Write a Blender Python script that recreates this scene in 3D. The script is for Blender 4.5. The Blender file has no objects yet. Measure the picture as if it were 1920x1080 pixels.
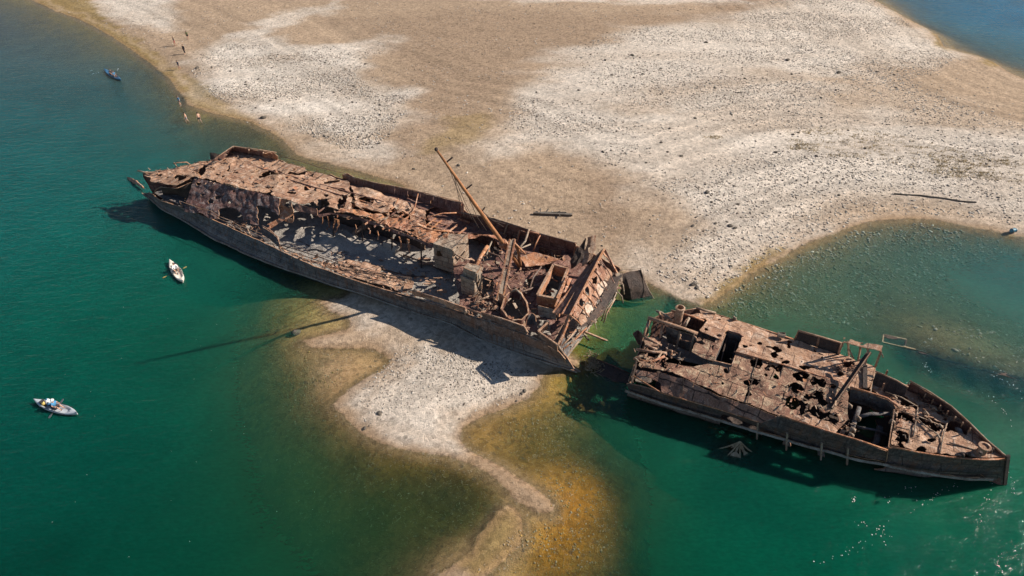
import bpy, math, random
import numpy as np
from mathutils import Vector, Matrix, noise
random.seed(7); rng = np.random.default_rng(7)
R = math.radians
SC = bpy.context.scene
COL = SC.collection

# ------------------------------------------------------------------ camera, sky, sun, exposure
PITCH = R(38.0); CAMH = 43.0; FPX = 1280.0
cam_d = bpy.data.cameras.new('camera'); cam = bpy.data.objects.new('camera', cam_d); COL.objects.link(cam)
cam.location = (0, 0, CAMH); cam.rotation_euler = (R(90) - PITCH, 0, 0)
cam_d.sensor_width = 36; cam_d.lens = 24; cam_d.clip_end = 6000; cam_d.clip_start = 0.5
SC.camera = cam
SUN_EL = R(33.5); SH = Vector((-0.985, -0.17))          # ground direction in which shadows fall
world = bpy.data.worlds.new('World'); SC.world = world; world.use_nodes = True
nt = world.node_tree; nt.nodes.clear()
sky = nt.nodes.new('ShaderNodeTexSky'); sky.sky_type = 'NISHITA'; sky.sun_disc = False
sky.sun_elevation = SUN_EL; sky.sun_rotation = math.atan2(-SH.x, -SH.y)
sky.air_density = 1.0; sky.dust_density = 0.3; sky.ozone_density = 2.0
bg = nt.nodes.new('ShaderNodeBackground'); bg.inputs[1].default_value = 0.055
wo = nt.nodes.new('ShaderNodeOutputWorld'); nt.links.new(sky.outputs[0], bg.inputs[0]); nt.links.new(bg.outputs[0], wo.inputs[0])
sun_d = bpy.data.lights.new('sun', 'SUN'); sun_d.energy = 5.0; sun_d.angle = R(0.5); sun_d.color = (1.0, 0.90, 0.78)
sun = bpy.data.objects.new('sun', sun_d); COL.objects.link(sun); sun.location = (60, 10, 60)
sdir = Vector((SH.x * math.cos(SUN_EL), SH.y * math.cos(SUN_EL), -math.sin(SUN_EL)))
sun.rotation_euler = sdir.to_track_quat('-Z', 'Y').to_euler()
vs = SC.view_settings; vs.view_transform = 'Standard'; vs.look = 'None'; vs.gamma = 1; vs.exposure = 0.66
SC.render.engine = 'CYCLES'

# ------------------------------------------------------------------ geometry helpers
cp, sp = math.cos(PITCH), math.sin(PITCH)
def W(px, py, z=0.0):
    "photo position at height z -> world point (used as a surveying aid)"
    u = px - 960; v = py - 540
    d = (u, FPX * cp - v * sp, -FPX * sp - v * cp)
    t = (z - CAMH) / d[2]
    return np.array((d[0] * t, d[1] * t, z))
def WL(L): return np.array([W(*p) for p in L])
def Wg(a):
    a = np.asarray(a, float); u = a[:, 0] - 960; v = a[:, 1] - 540
    dy = FPX * cp - v * sp; dz = -FPX * sp - v * cp; t = -CAMH / dz
    return np.stack([u * t, dy * t], 1)
def topx(P):
    P = np.asarray(P, float); x = P[..., 0]; y = P[..., 1]; z = P[..., 2] - CAMH
    dep = y * cp - z * sp; up = y * sp + z * cp
    return 960 + FPX * x / dep, 540 - FPX * up / dep
def nz(p, s=1.0, o=0.0): return noise.noise(Vector((p[0] * s + o, p[1] * s - o, (p[2] if len(p) > 2 else 0) * s + 3 * o)))
def fbm(p, s=1.0, o=0.0, n=3):
    a = 0; w = 1; t = 0
    for i in range(n):
        a += w * nz(p, s, o + 7.3 * i); t += w; w *= .5; s *= 2.1
    return a / t
def seg_dist(X, poly, closed=True):
    "distance from points X (n,2) to polyline"
    poly = np.asarray(poly, float)[:, :2]; n = len(poly); best = np.full(len(X), 1e9)
    for i in range(n if closed else n - 1):
        a = poly[i]; b = poly[(i + 1) % n]; ab = b - a; L = max((ab ** 2).sum(), 1e-9)
        t = np.clip(((X - a) @ ab) / L, 0, 1)
        d = np.hypot(*(X - (a + t[:, None] * ab)).T); best = np.minimum(best, d)
    return best
def inside(X, poly):
    poly = np.asarray(poly, float)[:, :2]; n = len(poly); r = np.zeros(len(X), bool)
    for i in range(n):
        x1, y1 = poly[i]; x2, y2 = poly[(i + 1) % n]
        if y1 == y2: continue
        c = ((X[:, 1] < y1) != (X[:, 1] < y2)) & (X[:, 0] < (x2 - x1) * (X[:, 1] - y1) / (y2 - y1) + x1)
        r ^= c
    return r
def sdf(X, poly):
    d = seg_dist(X, poly); return np.where(inside(X, poly), d, -d)      # positive inside
def vnoise(X, s, o=0.0, n=3):
    "vectorised value noise fbm on (n,2)"
    out = np.zeros(len(X)); w = 1; t = 0
    for k in range(n):
        Y = X * s + o + 17.7 * k; i = np.floor(Y).astype(int); f = Y - i; f = f * f * (3 - 2 * f)
        def h(a, b):
            v = np.sin((i[:, 0] + a) * 127.1 + (i[:, 1] + b) * 311.7 + 13.1 * k) * 43758.5453
            return v - np.floor(v)
        out += w * ((h(0, 0) * (1 - f[:, 0]) + h(1, 0) * f[:, 0]) * (1 - f[:, 1]) + (h(0, 1) * (1 - f[:, 0]) + h(1, 1) * f[:, 0]) * f[:, 1] - .5) * 2
        t += w; w *= .5; s *= 2.03
    return out / t
def ss(a, b, x):
    t = np.clip((x - a) / (b - a), 0, 1); return t * t * (3 - 2 * t)

# ------------------------------------------------------------------ object helpers
def tag(o, label=None, cat=None, group=None, kind=None):
    if label: o['label'] = label
    if cat: o['category'] = cat
    if group: o['group'] = group
    if kind: o['kind'] = kind
    return o
def thing(name, loc, label, cat, group=None, rz=0):
    o = bpy.data.objects.new(name, None); COL.objects.link(o); o.location = loc; o.rotation_euler = (0, 0, rz)
    o.empty_display_size = .3
    return tag(o, label, cat, group)
def mesh(name, V, F, mat, parent=None, uv=None, smooth=False, world=True, rootw=True):
    me = bpy.data.meshes.new(name); me.from_pydata([tuple(map(float, v)) for v in V], [], [tuple(f) for f in F]); me.validate()
    if uv is not None and len(me.loops):
        l = me.uv_layers.new(name='UVMap'); vi = np.zeros(len(me.loops), int); me.loops.foreach_get('vertex_index', vi)
        l.data.foreach_set('uv', np.asarray(uv, float)[vi].ravel())
    if smooth: me.polygons.foreach_set('use_smooth', [True] * len(me.polygons))
    mats = mat if isinstance(mat, list) else [mat]
    for m in mats: me.materials.append(m)
    o = bpy.data.objects.new(name, me); COL.objects.link(o)
    if parent:
        o.parent = parent
        if rootw:                                   # vertices were given in world space
            m = Matrix.Identity(4); q = parent
            while q: m = (Matrix.Translation(q.location) if q.type == 'EMPTY' else Matrix.Identity(4)) @ m; q = q.parent
            o.matrix_parent_inverse = Matrix.Identity(4)
            off = m.translation
            me.transform(Matrix.Translation(-off))
    return o
class MB:
    def __init__(s): s.V = []; s.F = []
    def add(s, V, F):
        n = len(s.V); s.V += [tuple(v) for v in V]; s.F += [tuple(i + n for i in f) for f in F]; return s
    def beam(s, a, b, w=.12, h=None, up=(0, 0, 1)):
        h = h or w; a = Vector(a); b = Vector(b); d = (b - a)
        if d.length < 1e-6: return s
        d.normalize(); u = Vector(up)
        if abs(d.dot(u)) > .95: u = Vector((1, 0, 0))
        x = d.cross(u).normalized(); y = x.cross(d).normalized(); V = []
        for q in (a, b):
            for i, j in ((-1, -1), (1, -1), (1, 1), (-1, 1)): V.append(q + x * i * w / 2 + y * j * h / 2)
        return s.add(V, [(0, 3, 2, 1), (4, 5, 6, 7), (0, 1, 5, 4), (1, 2, 6, 5), (2, 3, 7, 6), (3, 0, 4, 7)])
    def tube(s, pts, r, n=8, cap=True):
        pts = [Vector(p) for p in pts]; rs = r if isinstance(r, (list, tuple)) else [r] * len(pts); V = []; F = []
        px = None
        for k, p in enumerate(pts):
            d = (pts[min(k + 1, len(pts) - 1)] - pts[max(k - 1, 0)]).normalized()
            if px is None: px = d.orthogonal().normalized()
            px = (px - d * px.dot(d)).normalized(); py = d.cross(px)
            for i in range(n):
                a = 2 * math.pi * i / n; V.append(p + (px * math.cos(a) + py * math.sin(a)) * rs[k])
        for k in range(len(pts) - 1):
            for i in range(n): F.append((k * n + i, k * n + (i + 1) % n, (k + 1) * n + (i + 1) % n, (k + 1) * n + i))
        if cap: F.append(tuple(range(n))[::-1]); F.append(tuple((len(pts) - 1) * n + i for i in range(n)))
        return s.add(V, F)
    def ball(s, c, r, nu=10, nv=7, rot=None):
        c = Vector(c); rr = Vector(r) if not isinstance(r, (int, float)) else Vector((r, r, r)); V = [c + Vector((0, 0, rr.z))]; F = []
        for j in range(1, nv):
            t = math.pi * j / nv
            for i in range(nu):
                a = 2 * math.pi * i / nu; q = Vector((rr.x * math.sin(t) * math.cos(a), rr.y * math.sin(t) * math.sin(a), rr.z * math.cos(t)))
                V.append(c + (rot @ q if rot else q))
        V.append(c - Vector((0, 0, rr.z))); e = len(V) - 1
        if rot: V[0] = c + rot @ Vector((0, 0, rr.z)); V[e] = c - (rot @ Vector((0, 0, rr.z)))
        for i in range(nu): F.append((0, 1 + i, 1 + (i + 1) % nu)); F.append((e, e - nu + (i + 1) % nu, e - nu + i))
        for j in range(nv - 2):
            for i in range(nu):
                a = 1 + j * nu + i; b = 1 + j * nu + (i + 1) % nu; F.append((a, a + nu, b + nu, b))
        return s.add(V, F)
    def lathe(s, c, prof, n=14, axis=(0, 0, 1), cap=True):
        q = Vector((0, 0, 1)).rotation_difference(Vector(axis).normalized()); c = Vector(c); V = []; F = []
        for r, z in prof:
            for i in range(n):
                a = 2 * math.pi * i / n; V.append(c + q @ Vector((r * math.cos(a), r * math.sin(a), z)))
        for k in range(len(prof) - 1):
            for i in range(n): F.append((k * n + i, k * n + (i + 1) % n, (k + 1) * n + (i + 1) % n, (k + 1) * n + i))
        if cap: F.append(tuple(range(n))[::-1]); F.append(tuple((len(prof) - 1) * n + i for i in range(n)))
        return s.add(V, F)
    def build(s, name, mat, parent=None, smooth=False, rootw=True): return mesh(name, s.V, s.F, mat, parent, smooth=smooth, rootw=rootw)

# ------------------------------------------------------------------ materials
def newmat(name):
    m = bpy.data.materials.new(name); m.use_nodes = True; n = m.node_tree; n.nodes.clear()
    return m, n
class N:
    def __init__(s, t): s.t = t
    def n(s, typ, **k):
        x = s.t.nodes.new(typ)
        for a, b in k.items(): setattr(x, a, b)
        return x
    def l(s, a, b): s.t.links.new(a, b)
    def noise(s, vec, scale, detail=4, rough=.55, dist=0):
        x = s.n('ShaderNodeTexNoise'); x.inputs['Scale'].default_value = scale; x.inputs['Detail'].default_value = detail
        x.inputs['Roughness'].default_value = rough; x.inputs['Distortion'].default_value = dist; s.l(vec, x.inputs['Vector']); return x.outputs['Fac']
    def ramp(s, fac, stops, interp='LINEAR'):
        x = s.n('ShaderNodeValToRGB'); x.color_ramp.interpolation = interp; e = x.color_ramp.elements
        while len(e) < len(stops): e.new(.5)
        for i, (p, c) in enumerate(stops):
            e[i].position = p; e[i].color = (*c, 1) if not isinstance(c, (int, float)) else (c, c, c, 1)
        s.l(fac, x.inputs[0]); return x.outputs[0]
    def mix(s, f, a, b, mode='MIX'):
        x = s.n('ShaderNodeMix', data_type='RGBA', blend_type=mode)
        for sock, v in ((x.inputs[0], f), (x.inputs[6], a), (x.inputs[7], b)):
            if isinstance(v, (int, float)): sock.default_value = v
            elif isinstance(v, tuple): sock.default_value = (*v, 1)
            else: s.l(v, sock)
        return x.outputs[2]
    def math(s, op, a, b=0.0, c=None):
        x = s.n('ShaderNodeMath', operation=op)
        for i, v in enumerate((a, b) if c is None else (a, b, c)):
            if isinstance(v, (int, float)): x.inputs[i].default_value = v
            else: s.l(v, x.inputs[i])
        return x.outputs[0]
def rust(name, base, alt, dark, light, seam=(2.4, 1.2), seamstr=.7, bump=.5, lightamt=.5, rough=.85, tide=False):
    m, t = newmat(name); q = N(t); out = q.n('ShaderNodeOutputMaterial'); b = q.n('ShaderNodeBsdfPrincipled')
    b.inputs['Roughness'].default_value = rough; b.inputs['Specular IOR Level'].default_value = .2
    g = q.n('ShaderNodeNewGeometry').outputs['Position']
    n1 = q.noise(g, .45, 6, .6, .6); n2 = q.noise(g, 1.7, 7, .65, 1.0); n3 = q.noise(g, 6.0, 6, .7, .4); n4 = q.noise(g, 16, 3, .6)
    c = q.mix(q.ramp(n1, [(.38, 0.0), (.62, 1.0)]), base, alt)
    c = q.mix(q.math('MULTIPLY', q.ramp(n2, [(.5, 0.0), (.66, 1.0)]), lightamt), c, light)
    c = q.mix(q.math('MULTIPLY', q.ramp(n2, [(.30, 1.0), (.44, 0.0)]), .75), c, dark)
    c = q.mix(q.math('MULTIPLY', q.ramp(n3, [(.32, 1.0), (.46, 0.0)]), .55), c, dark)
    c = q.mix(q.math('MULTIPLY', q.ramp(n3, [(.58, 0.0), (.72, 1.0)]), .45 * lightamt + .1), c, light)
    c = q.mix(1.0, c, q.ramp(n4, [(.28, .55), (.5, 1.0), (.72, 1.4)]), 'MULTIPLY')
    n5 = q.noise(g, 2.6, 5, .75, 2.5); c = q.mix(q.math('MULTIPLY', q.ramp(n5, [(.34, 1.0), (.39, 0.0)]), .7), c, dark)
    if tide:                                    # mineral tide lines and rust runs left by falling water
        sx = q.n('ShaderNodeSeparateXYZ'); q.l(g, sx.inputs[0]); zz = q.math('ADD', sx.outputs[2], q.math('MULTIPLY', n1, .5))
        c = q.mix(q.math('MULTIPLY', q.ramp(q.math('MULTIPLY', zz, .33), [(.10, 0.0), (.22, .75), (.30, .15), (.36, .5), (.46, 0.0)]), .6), c, light)
        m3 = q.n('ShaderNodeMapping'); m3.inputs['Scale'].default_value = (1.6, 1.6, .12); q.l(g, m3.inputs[0]); run = q.noise(m3.outputs[0], 2.2, 4, .6)
        c = q.mix(q.math('MULTIPLY', q.ramp(run, [(.52, 0.0), (.66, 1.0)]), .6), c, (.17, .085, .05))
        c = q.mix(q.math('MULTIPLY', q.ramp(run, [(.34, 1.0), (.44, 0.0)]), .5), c, dark)
    h = q.math('ADD', q.math('MULTIPLY', n3, .6), q.math('MULTIPLY', n4, .25)); h = q.math('ADD', h, n2)
    if seam:
        uv = q.n('ShaderNodeUVMap').outputs[0]
        # warped uv
        ns = q.n('ShaderNodeTexNoise'); ns.inputs['Scale'].default_value = .8; q.l(uv, ns.inputs['Vector'])
        va = q.n('ShaderNodeVectorMath', operation='SCALE'); q.l(ns.outputs['Color'], va.inputs[0]); va.inputs['Scale'].default_value = .25
        vb = q.n('ShaderNodeVectorMath', operation='ADD'); q.l(uv, vb.inputs[0]); q.l(va.outputs[0], vb.inputs[1])
        br = q.n('ShaderNodeTexBrick'); q.l(vb.outputs[0], br.inputs['Vector']); br.inputs['Scale'].default_value = 1
        br.inputs['Brick Width'].default_value = seam[0]; br.inputs['Row Height'].default_value = seam[1]
        br.inputs['Mortar Size'].default_value = .045; br.inputs['Mortar Smooth'].default_value = .3
        br.inputs['Color1'].default_value = (.8, .8, .8, 1); br.inputs['Color2'].default_value = (1.15, 1.12, 1.1, 1); br.inputs['Mortar'].default_value = (1, 1, 1, 1)
        c = q.mix(.8, c, br.outputs['Color'], 'MULTIPLY')
        sm = q.math('MULTIPLY', br.outputs['Fac'], q.ramp(q.noise(g, 1.2, 3), [(.30, .15), (.55, 1.0)]))
        c = q.mix(q.math('MULTIPLY', sm, seamstr), c, dark)
        h = q.math('ADD', h, q.math('MULTIPLY', sm, -.5))
    bp = q.n('ShaderNodeBump'); bp.inputs['Strength'].default_value = bump; bp.inputs['Distance'].default_value = .25
    q.l(h, bp.inputs['Height']); q.l(bp.outputs[0], b.inputs['Normal']); q.l(c, b.inputs['Base Color']); q.l(b.outputs[0], out.inputs[0])
    return m
def plain(name, col, rough=.6, var=.15, scale=8, metal=0):
    m, t = newmat(name); q = N(t); out = q.n('ShaderNodeOutputMaterial'); b = q.n('ShaderNodeBsdfPrincipled')
    b.inputs['Roughness'].default_value = rough; b.inputs['Metallic'].default_value = metal
    tc = q.n('ShaderNodeTexCoord').outputs['Object']
    c = q.mix(1.0, col, q.ramp(q.noise(tc, scale, 3), [(.3, 1 - var), (.7, 1 + var)]), 'MULTIPLY')
    q.l(c, b.inputs['Base Color']); q.l(b.outputs[0], out.inputs[0]); return m
TANR = rust('rust_deck', (.42, .265, .175), (.33, .185, .12), (.08, .045, .035), (.56, .44, .35), lightamt=.8)
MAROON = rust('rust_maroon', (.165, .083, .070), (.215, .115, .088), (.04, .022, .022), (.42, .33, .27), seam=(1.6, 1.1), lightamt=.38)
MOTTLE = rust('rust_mottled', (.31, .19, .13), (.22, .115, .082), (.045, .027, .02), (.54, .44, .30), seam=(2.6, 1.5), seamstr=1.0, lightamt=.75)
ORANGE = rust('rust_orange', (.42, .20, .10), (.34, .15, .09), (.09, .04, .03), (.58, .42, .32), seam=None, lightamt=.7)
HULLG = rust('hull_grey_paint', (.17, .165, .165), (.10, .10, .105), (.05, .035, .03), (.40, .36, .33), seam=(3, .8), lightamt=.4, tide=True)
HULLB = rust('hull_brown', (.20, .13, .10), (.15, .115, .10), (.05, .035, .03), (.40, .34, .30), seam=(3, .9), lightamt=.5, tide=True)
PEEL = rust('flaking_paint', (.15, .075, .065), (.20, .12, .105), (.03, .018, .018), (.50, .46, .44), seam=(1.6, 1.1), lightamt=.55)
CABIN = rust('cabin_plate', (.34, .28, .22), (.30, .20, .14), (.07, .045, .035), (.46, .40, .32), seam=(1.3, .6), lightamt=.6)
RIM = rust('torn_edge_rust', (.44, .25, .15), (.30, .17, .11), (.10, .05, .03), (.60, .46, .35), seam=None, lightamt=.8)
MASTM = rust('mast_rust', (.40, .18, .08), (.26, .12, .06), (.13, .05, .03), (.55, .30, .15), seam=None, bump=.2, lightamt=.3)
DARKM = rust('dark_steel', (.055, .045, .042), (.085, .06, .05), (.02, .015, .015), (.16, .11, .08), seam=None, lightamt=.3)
PALES = rust('pale_strake', (.30, .29, .27), (.20, .17, .15), (.07, .05, .04), (.44, .42, .39), seam=None, lightamt=.5)
SILT = rust('silt', (.37, .335, .30), (.30, .275, .25), (.12, .10, .09), (.42, .38, .33), seam=None, bump=.8, lightamt=.5)
WOODM = rust('weathered_wood', (.10, .085, .07), (.16, .14, .12), (.03, .025, .02), (.30, .27, .23), seam=None)

# ------------------------------------------------------------------ terrain, water
LAND = [(-420, -160), (-150, -60), (30, -8), (60, 0), (105, 22), (150, 36), (205, 66), (250, 96), (290, 126), (318, 150), (335, 172), (350, 196), (385, 210), (430, 219), (470, 230), (505, 246), (533, 268),
        (556, 290), (600, 303), (650, 316), (700, 330), (745, 343), (770, 356), (800, 380), (850, 420), (950, 460), (1060, 480), (1150, 505), (1195, 524), (1235, 543), (1270, 560), (1312, 572),
        (1345, 562), (1375, 540), (1412, 512), (1455, 488), (1500, 466), (1545, 446), (1600, 426), (1650, 413), (1700, 410), (1760, 413), (1830, 426), (1885, 438), (1960, 452), (2300, 520), (2900, 600),
        (3000, 330), (2300, 240), (2040, 175), (1925, 150), (1895, 136), (1868, 118), (1835, 105), (1800, 97), (1772, 88), (1758, 66), (1735, 52), (1700, 34), (1665, 14), (1625, -8), (1500, -90), (1300, -180), (600, -240)]
BAR = [(640, 560), (600, 566), (618, 585), (655, 597), (660, 612), (610, 628), (565, 640), (590, 655), (650, 652), (705, 656), (738, 672), (722, 690), (690, 706), (660, 724), (632, 752), (622, 762), (642, 778), (668, 808), (710, 832), (770, 848), (830, 856), (880, 868), (922, 892), (950, 915), (972, 940),
       (1005, 962), (1040, 968), (1040, 950), (1015, 925), (980, 900), (945, 876), (905, 858), (876, 842), (862, 822), (868, 800), (895, 783), (940, 768), (985, 750), (1008, 728), (1022, 700), (1068, 692), (1090, 680), (1000, 620), (900, 560), (760, 520), (680, 520)]
BAR2 = [(962, 948), (984, 972), (986, 1000), (972, 1028), (945, 1048), (920, 1066), (890, 1090), (860, 1130), (790, 1130), (815, 1080), (850, 1056), (882, 1036), (893, 1008), (915, 985), (935, 958)]
landw = Wg(LAND); barw = Wg(BAR); bar2w = Wg(BAR2)
DEP = [(0, 30, 1.6), (100, 80, 1.6), (0, 120, 3), (150, 150, 2.6), (200, 110, 1.0), (250, 140, 1.6), (250, 220, 3), (320, 190, 1.0), (350, 222, .45), (400, 240, .8), (300, 280, 3.2), (430, 262, .9), (500, 275, .55), (600, 312, .3), (680, 334, .25),
       (60, 300, 5), (60, 550, 6), (60, 800, 6), (100, 1050, 6), (300, 400, 4.5), (250, 560, 5), (300, 700, 5), (300, 900, 5), (300, 1060, 4.5), (420, 520, 3.2), (420, 640, 2.8), (400, 780, 3.2), (430, 950, 3.2), (480, 550, 1.6), (530, 570, .6), (560, 600, .28), (520, 620, .75), (560, 636, .22), (480, 660, 1.6), (540, 680, .65), (600, 670, .18), (640, 690, .12), (600, 720, .3), (560, 740, .8), (600, 790, .55),
       (520, 800, 1.8), (650, 850, .9), (560, 880, 2.0), (740, 880, .6), (700, 930, 1.3), (600, 1000, 2.2), (800, 930, .95), (860, 910, .55), (900, 950, .95), (880, 990, .7), (780, 1000, 1.5), (780, 1050, 1.0), (720, 1060, 1.8), (960, 960, .06), (940, 1000, .04), (900, 1015, .12), (870, 1040, .1), (960, 1040, .08), (1000, 1000, .1), (1030, 1060, .3), (930, 1075, .12),
       (1060, 940, .12), (1070, 900, .3), (1090, 960, .15), (1110, 900, .38), (1060, 1010, .2), (1120, 1020, .5), (1150, 930, .7), (1180, 1000, 1.1), (1180, 1070, 1.2), (1230, 900, 2.8), (1260, 1000, 4), (1270, 1070, 4.5), (1000, 860, .4), (930, 820, .22), (960, 840, .35), (1000, 790, .3), (1050, 740, .3), (1050, 830, .6), (1100, 860, .8), (1120, 780, 1.0), (1180, 830, 2.0), (1100, 730, 1.1), (1160, 770, 2.2),
       (1110, 620, .4), (1130, 590, .55), (1160, 610, 1.6), (1190, 560, 1.0), (1190, 640, 2.2), (1100, 650, .9), (1140, 680, 1.8), (1250, 570, 1.6),
       (1400, 560, 1.0), (1500, 520, 1.1), (1600, 470, 1.0), (1700, 450, .9), (1800, 470, 1.4), (1900, 480, 1.9), (1600, 530, 1.5), (1750, 560, 1.3), (1700, 620, 1.0), (1850, 560, 2.0), (1900, 660, .8), (1800, 650, .65), (1450, 590, 1.6), (1550, 600, 1.3), (1600, 640, 2.2), (1650, 660, 2.4), (1750, 715, 2.3), (1850, 745, 2.2), (1710, 643, .7), (1710, 659, 2.6), (1765, 657, .7), (1765, 673, 2.6), (1830, 675, .7), (1830, 691, 2.6), (1890, 691, .7), (1890, 707, 2.6), (1960, 709, .7), (1960, 725, 2.6), (1900, 800, 3),
       (1300, 700, 4), (1500, 760, 4), (1700, 820, 5), (1400, 850, 4.5), (1600, 950, 6), (1850, 980, 5), (1380, 1020, 6), (1385, 842, .12), (1362, 846, .7), (1408, 850, .7), (1385, 864, 1.2), (1385, 822, 1.6), (1340, 846, 2.5), (1432, 862, 3), (1740, 35, 1.6), (1800, 40, 3), (1860, 90, 1.8), (1900, 60, 4), (1900, 118, 1.0), (2200, 60, 6), (-400, 500, 8), (-600, 100, 8), (700, 1300, 6), (2400, 800, 8), (2600, 1300, 8), (-400, 1300, 8), (1900, -60, 7)]
cpts = np.vstack([Wg([(a, b) for a, b, c in DEP])]); cval = np.array([-c for a, b, c in DEP])
def dens(p, n=2):
    out = []
    for i in range(len(p)):
        for k in range(n): out.append(p[i] + (p[(i + 1) % len(p)] - p[i]) * k / n)
    return np.array(out)
sh = np.vstack([dens(landw, 1), dens(barw, 2), dens(bar2w, 1)])
cpts = np.vstack([cpts, sh]); cval = np.concatenate([cval, np.zeros(len(sh))])
def rbf(P, V, reg=0.3):
    D = np.hypot(P[:, None, 0] - P[None, :, 0], P[:, None, 1] - P[None, :, 1])
    n = len(P); A = np.zeros((n + 1, n + 1)); A[:n, :n] = -D - reg * np.eye(n) * -1; A[:n, n] = 1; A[n, :n] = 1
    V = V.reshape(n, -1); return np.linalg.solve(A, np.vstack([V, np.zeros((1, V.shape[1]))]))
def rbfe(X, P, C):
    out = np.zeros((len(X), C.shape[1]))
    for i in range(0, len(X), 20000):
        x = X[i:i + 20000]; D = np.hypot(x[:, None, 0] - P[None, :, 0], x[:, None, 1] - P[None, :, 1]); out[i:i + 20000] = -D @ C[:-1] + C[-1]
    return out
CZ = rbf(cpts, cval)
def height(X):
    X = np.asarray(X, float)
    Xw = X + .35 * np.stack([vnoise(X, .25, 3), vnoise(X, .25, 9)], 1)
    sl = sdf(Xw, landw); sb = np.maximum(sdf(Xw, barw), sdf(Xw, bar2w)); s = np.maximum(sl, sb)
    z = rbfe(X, cpts, CZ)[:, 0]
    rel = .05 * vnoise(X, .35, 5) + .03 * vnoise(X, 1.4, 2)
    land = 1.6 * (1 - np.exp(-np.maximum(sl, 0) / 22)) + .45 * (1 - np.exp(-np.maximum(sb, 0) / 3)) + .012 * np.maximum(s, 0) + rel * ss(0, 2, s)
    sea = np.minimum(np.maximum(z, -8), -.02 - .035 * np.minimum(-s, 5)) + (rel * 1.2) * ss(.3, 2.5, -s)
    sea = np.minimum(sea, -.01)
    return np.where(s > 0, land + .006, sea), s, sl, sb
def axis(lo, hi, a, b, step, far):
    m = list(np.arange(a, b + step, step)); st = step; x = m[-1]; r = []
    while x < hi: st *= 1.25; x += st; r.append(x)
    st = step; x = m[0]; l = []
    while x > lo: st *= 1.25; x -= st; l.append(x)
    return np.array(l[::-1] + m + r)
gx = axis(-1500, 1500, -118, 118, .36, 1); gy = axis(-300, 2600, 20, 168, .36, 1)
GX, GY = np.meshgrid(gx, gy); XY = np.stack([GX.ravel(), GY.ravel()], 1)
gz, sd_, sl_, sb_ = height(XY)
def gridmesh(name, X, Z, nx, ny, mat, attrs, keep=None):
    V = np.column_stack([X, Z]); i = np.arange(nx * ny).reshape(ny, nx)
    F = np.stack([i[:-1, :-1], i[:-1, 1:], i[1:, 1:], i[1:, :-1]], -1).reshape(-1, 4)
    if keep is not None: F = F[keep[F].any(1)]
    me = bpy.data.meshes.new(name); me.vertices.add(len(V)); me.vertices.foreach_set('co', V.ravel())
    me.loops.add(len(F) * 4); me.loops.foreach_set('vertex_index', F.ravel().astype(np.int32))
    me.polygons.add(len(F)); me.polygons.foreach_set('loop_start', (np.arange(len(F)) * 4).astype(np.int32)); me.polygons.foreach_set('loop_total', np.full(len(F), 4, np.int32))
    me.polygons.foreach_set('use_smooth', np.ones(len(F), bool)); me.update(calc_edges=True)
    for k, v in attrs.items():
        a = me.attributes.new(k, 'FLOAT_COLOR' if v.ndim == 2 else 'FLOAT', 'POINT')
        if v.ndim == 2: a.data.foreach_set('color', np.column_stack([v, np.ones(len(v))]).ravel().astype(np.float32))
        else: a.data.foreach_set('value', v.astype(np.float32))
    me.materials.append(mat); o = bpy.data.objects.new(name, me); COL.objects.link(o); return o
# colours of the ground itself
def L3(r, g, b): f = lambda c: ((c / 255 + .055) / 1.055) ** 2.4 if c > 10 else c / 255 / 12.92; return np.array((f(r), f(g), f(b)))
TAN = L3(170, 148, 125); BROWN = L3(148, 126, 105); WHITE = L3(212, 202, 190); PALE = L3(176, 158, 136); OLIVE = L3(112, 98, 50); DKOL = L3(66, 62, 34); ORNG = L3(150, 104, 34); WET = L3(142, 114, 84); SAND = L3(190, 168, 146)
WHITES = [([(372, 112), (430, 92), (500, 96), (560, 112), (640, 98), (715, 92), (728, 112), (700, 128), (665, 150), (690, 168), (712, 190), (768, 192), (762, 225), (728, 262), (700, 285), (640, 282), (590, 262), (540, 240), (480, 212), (410, 190), (372, 160), (358, 130)], 5, 1.0),
          ([(165, -10), (325, -10), (330, 22), (318, 60), (262, 50), (215, 30)], 4, .85), ([(440, 78), (520, 42), (632, 22), (640, 34), (560, 58), (470, 90)], 3, .8),
          ([(840, 12), (1100, 8), (1380, 0), (1390, 18), (1240, 30), (1140, 24), (960, 22)], 3, .75), ([(620, 105), (705, 90), (705, 100), (650, 118)], 2, .7),
          ([(925, 278), (955, 225), (985, 180), (1035, 140), (1080, 108), (1160, 82), (1250, 66), (1360, 48), (1440, 18), (1480, -40), (1600, -40), (1665, 22), (1755, 78), (1790, 112), (1760, 140), (1700, 165), (1770, 200), (1850, 230), (1990, 280), (1990, 440), (1840, 412), (1680, 396), (1600, 412), (1500, 452), (1420, 496), (1370, 530), (1330, 560), (1280, 552), (1225, 520), (1260, 470), (1300, 420), (1240, 370), (1150, 345), (1100, 310), (1010, 296)], 6, .86),
          ([(655, 760), (668, 735), (700, 712), (745, 690), (770, 668), (800, 648), (840, 660), (900, 678), (980, 700), (1008, 704), (1000, 728), (940, 752), (890, 768), (862, 800), (858, 826), (870, 842), (820, 846), (760, 838), (700, 815), (668, 790)], 1.6, .86),
          ([(620, 586), (660, 566), (900, 600), (1040, 680), (960, 690), (820, 645), (760, 650), (690, 612)], 2, .6)]
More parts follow.
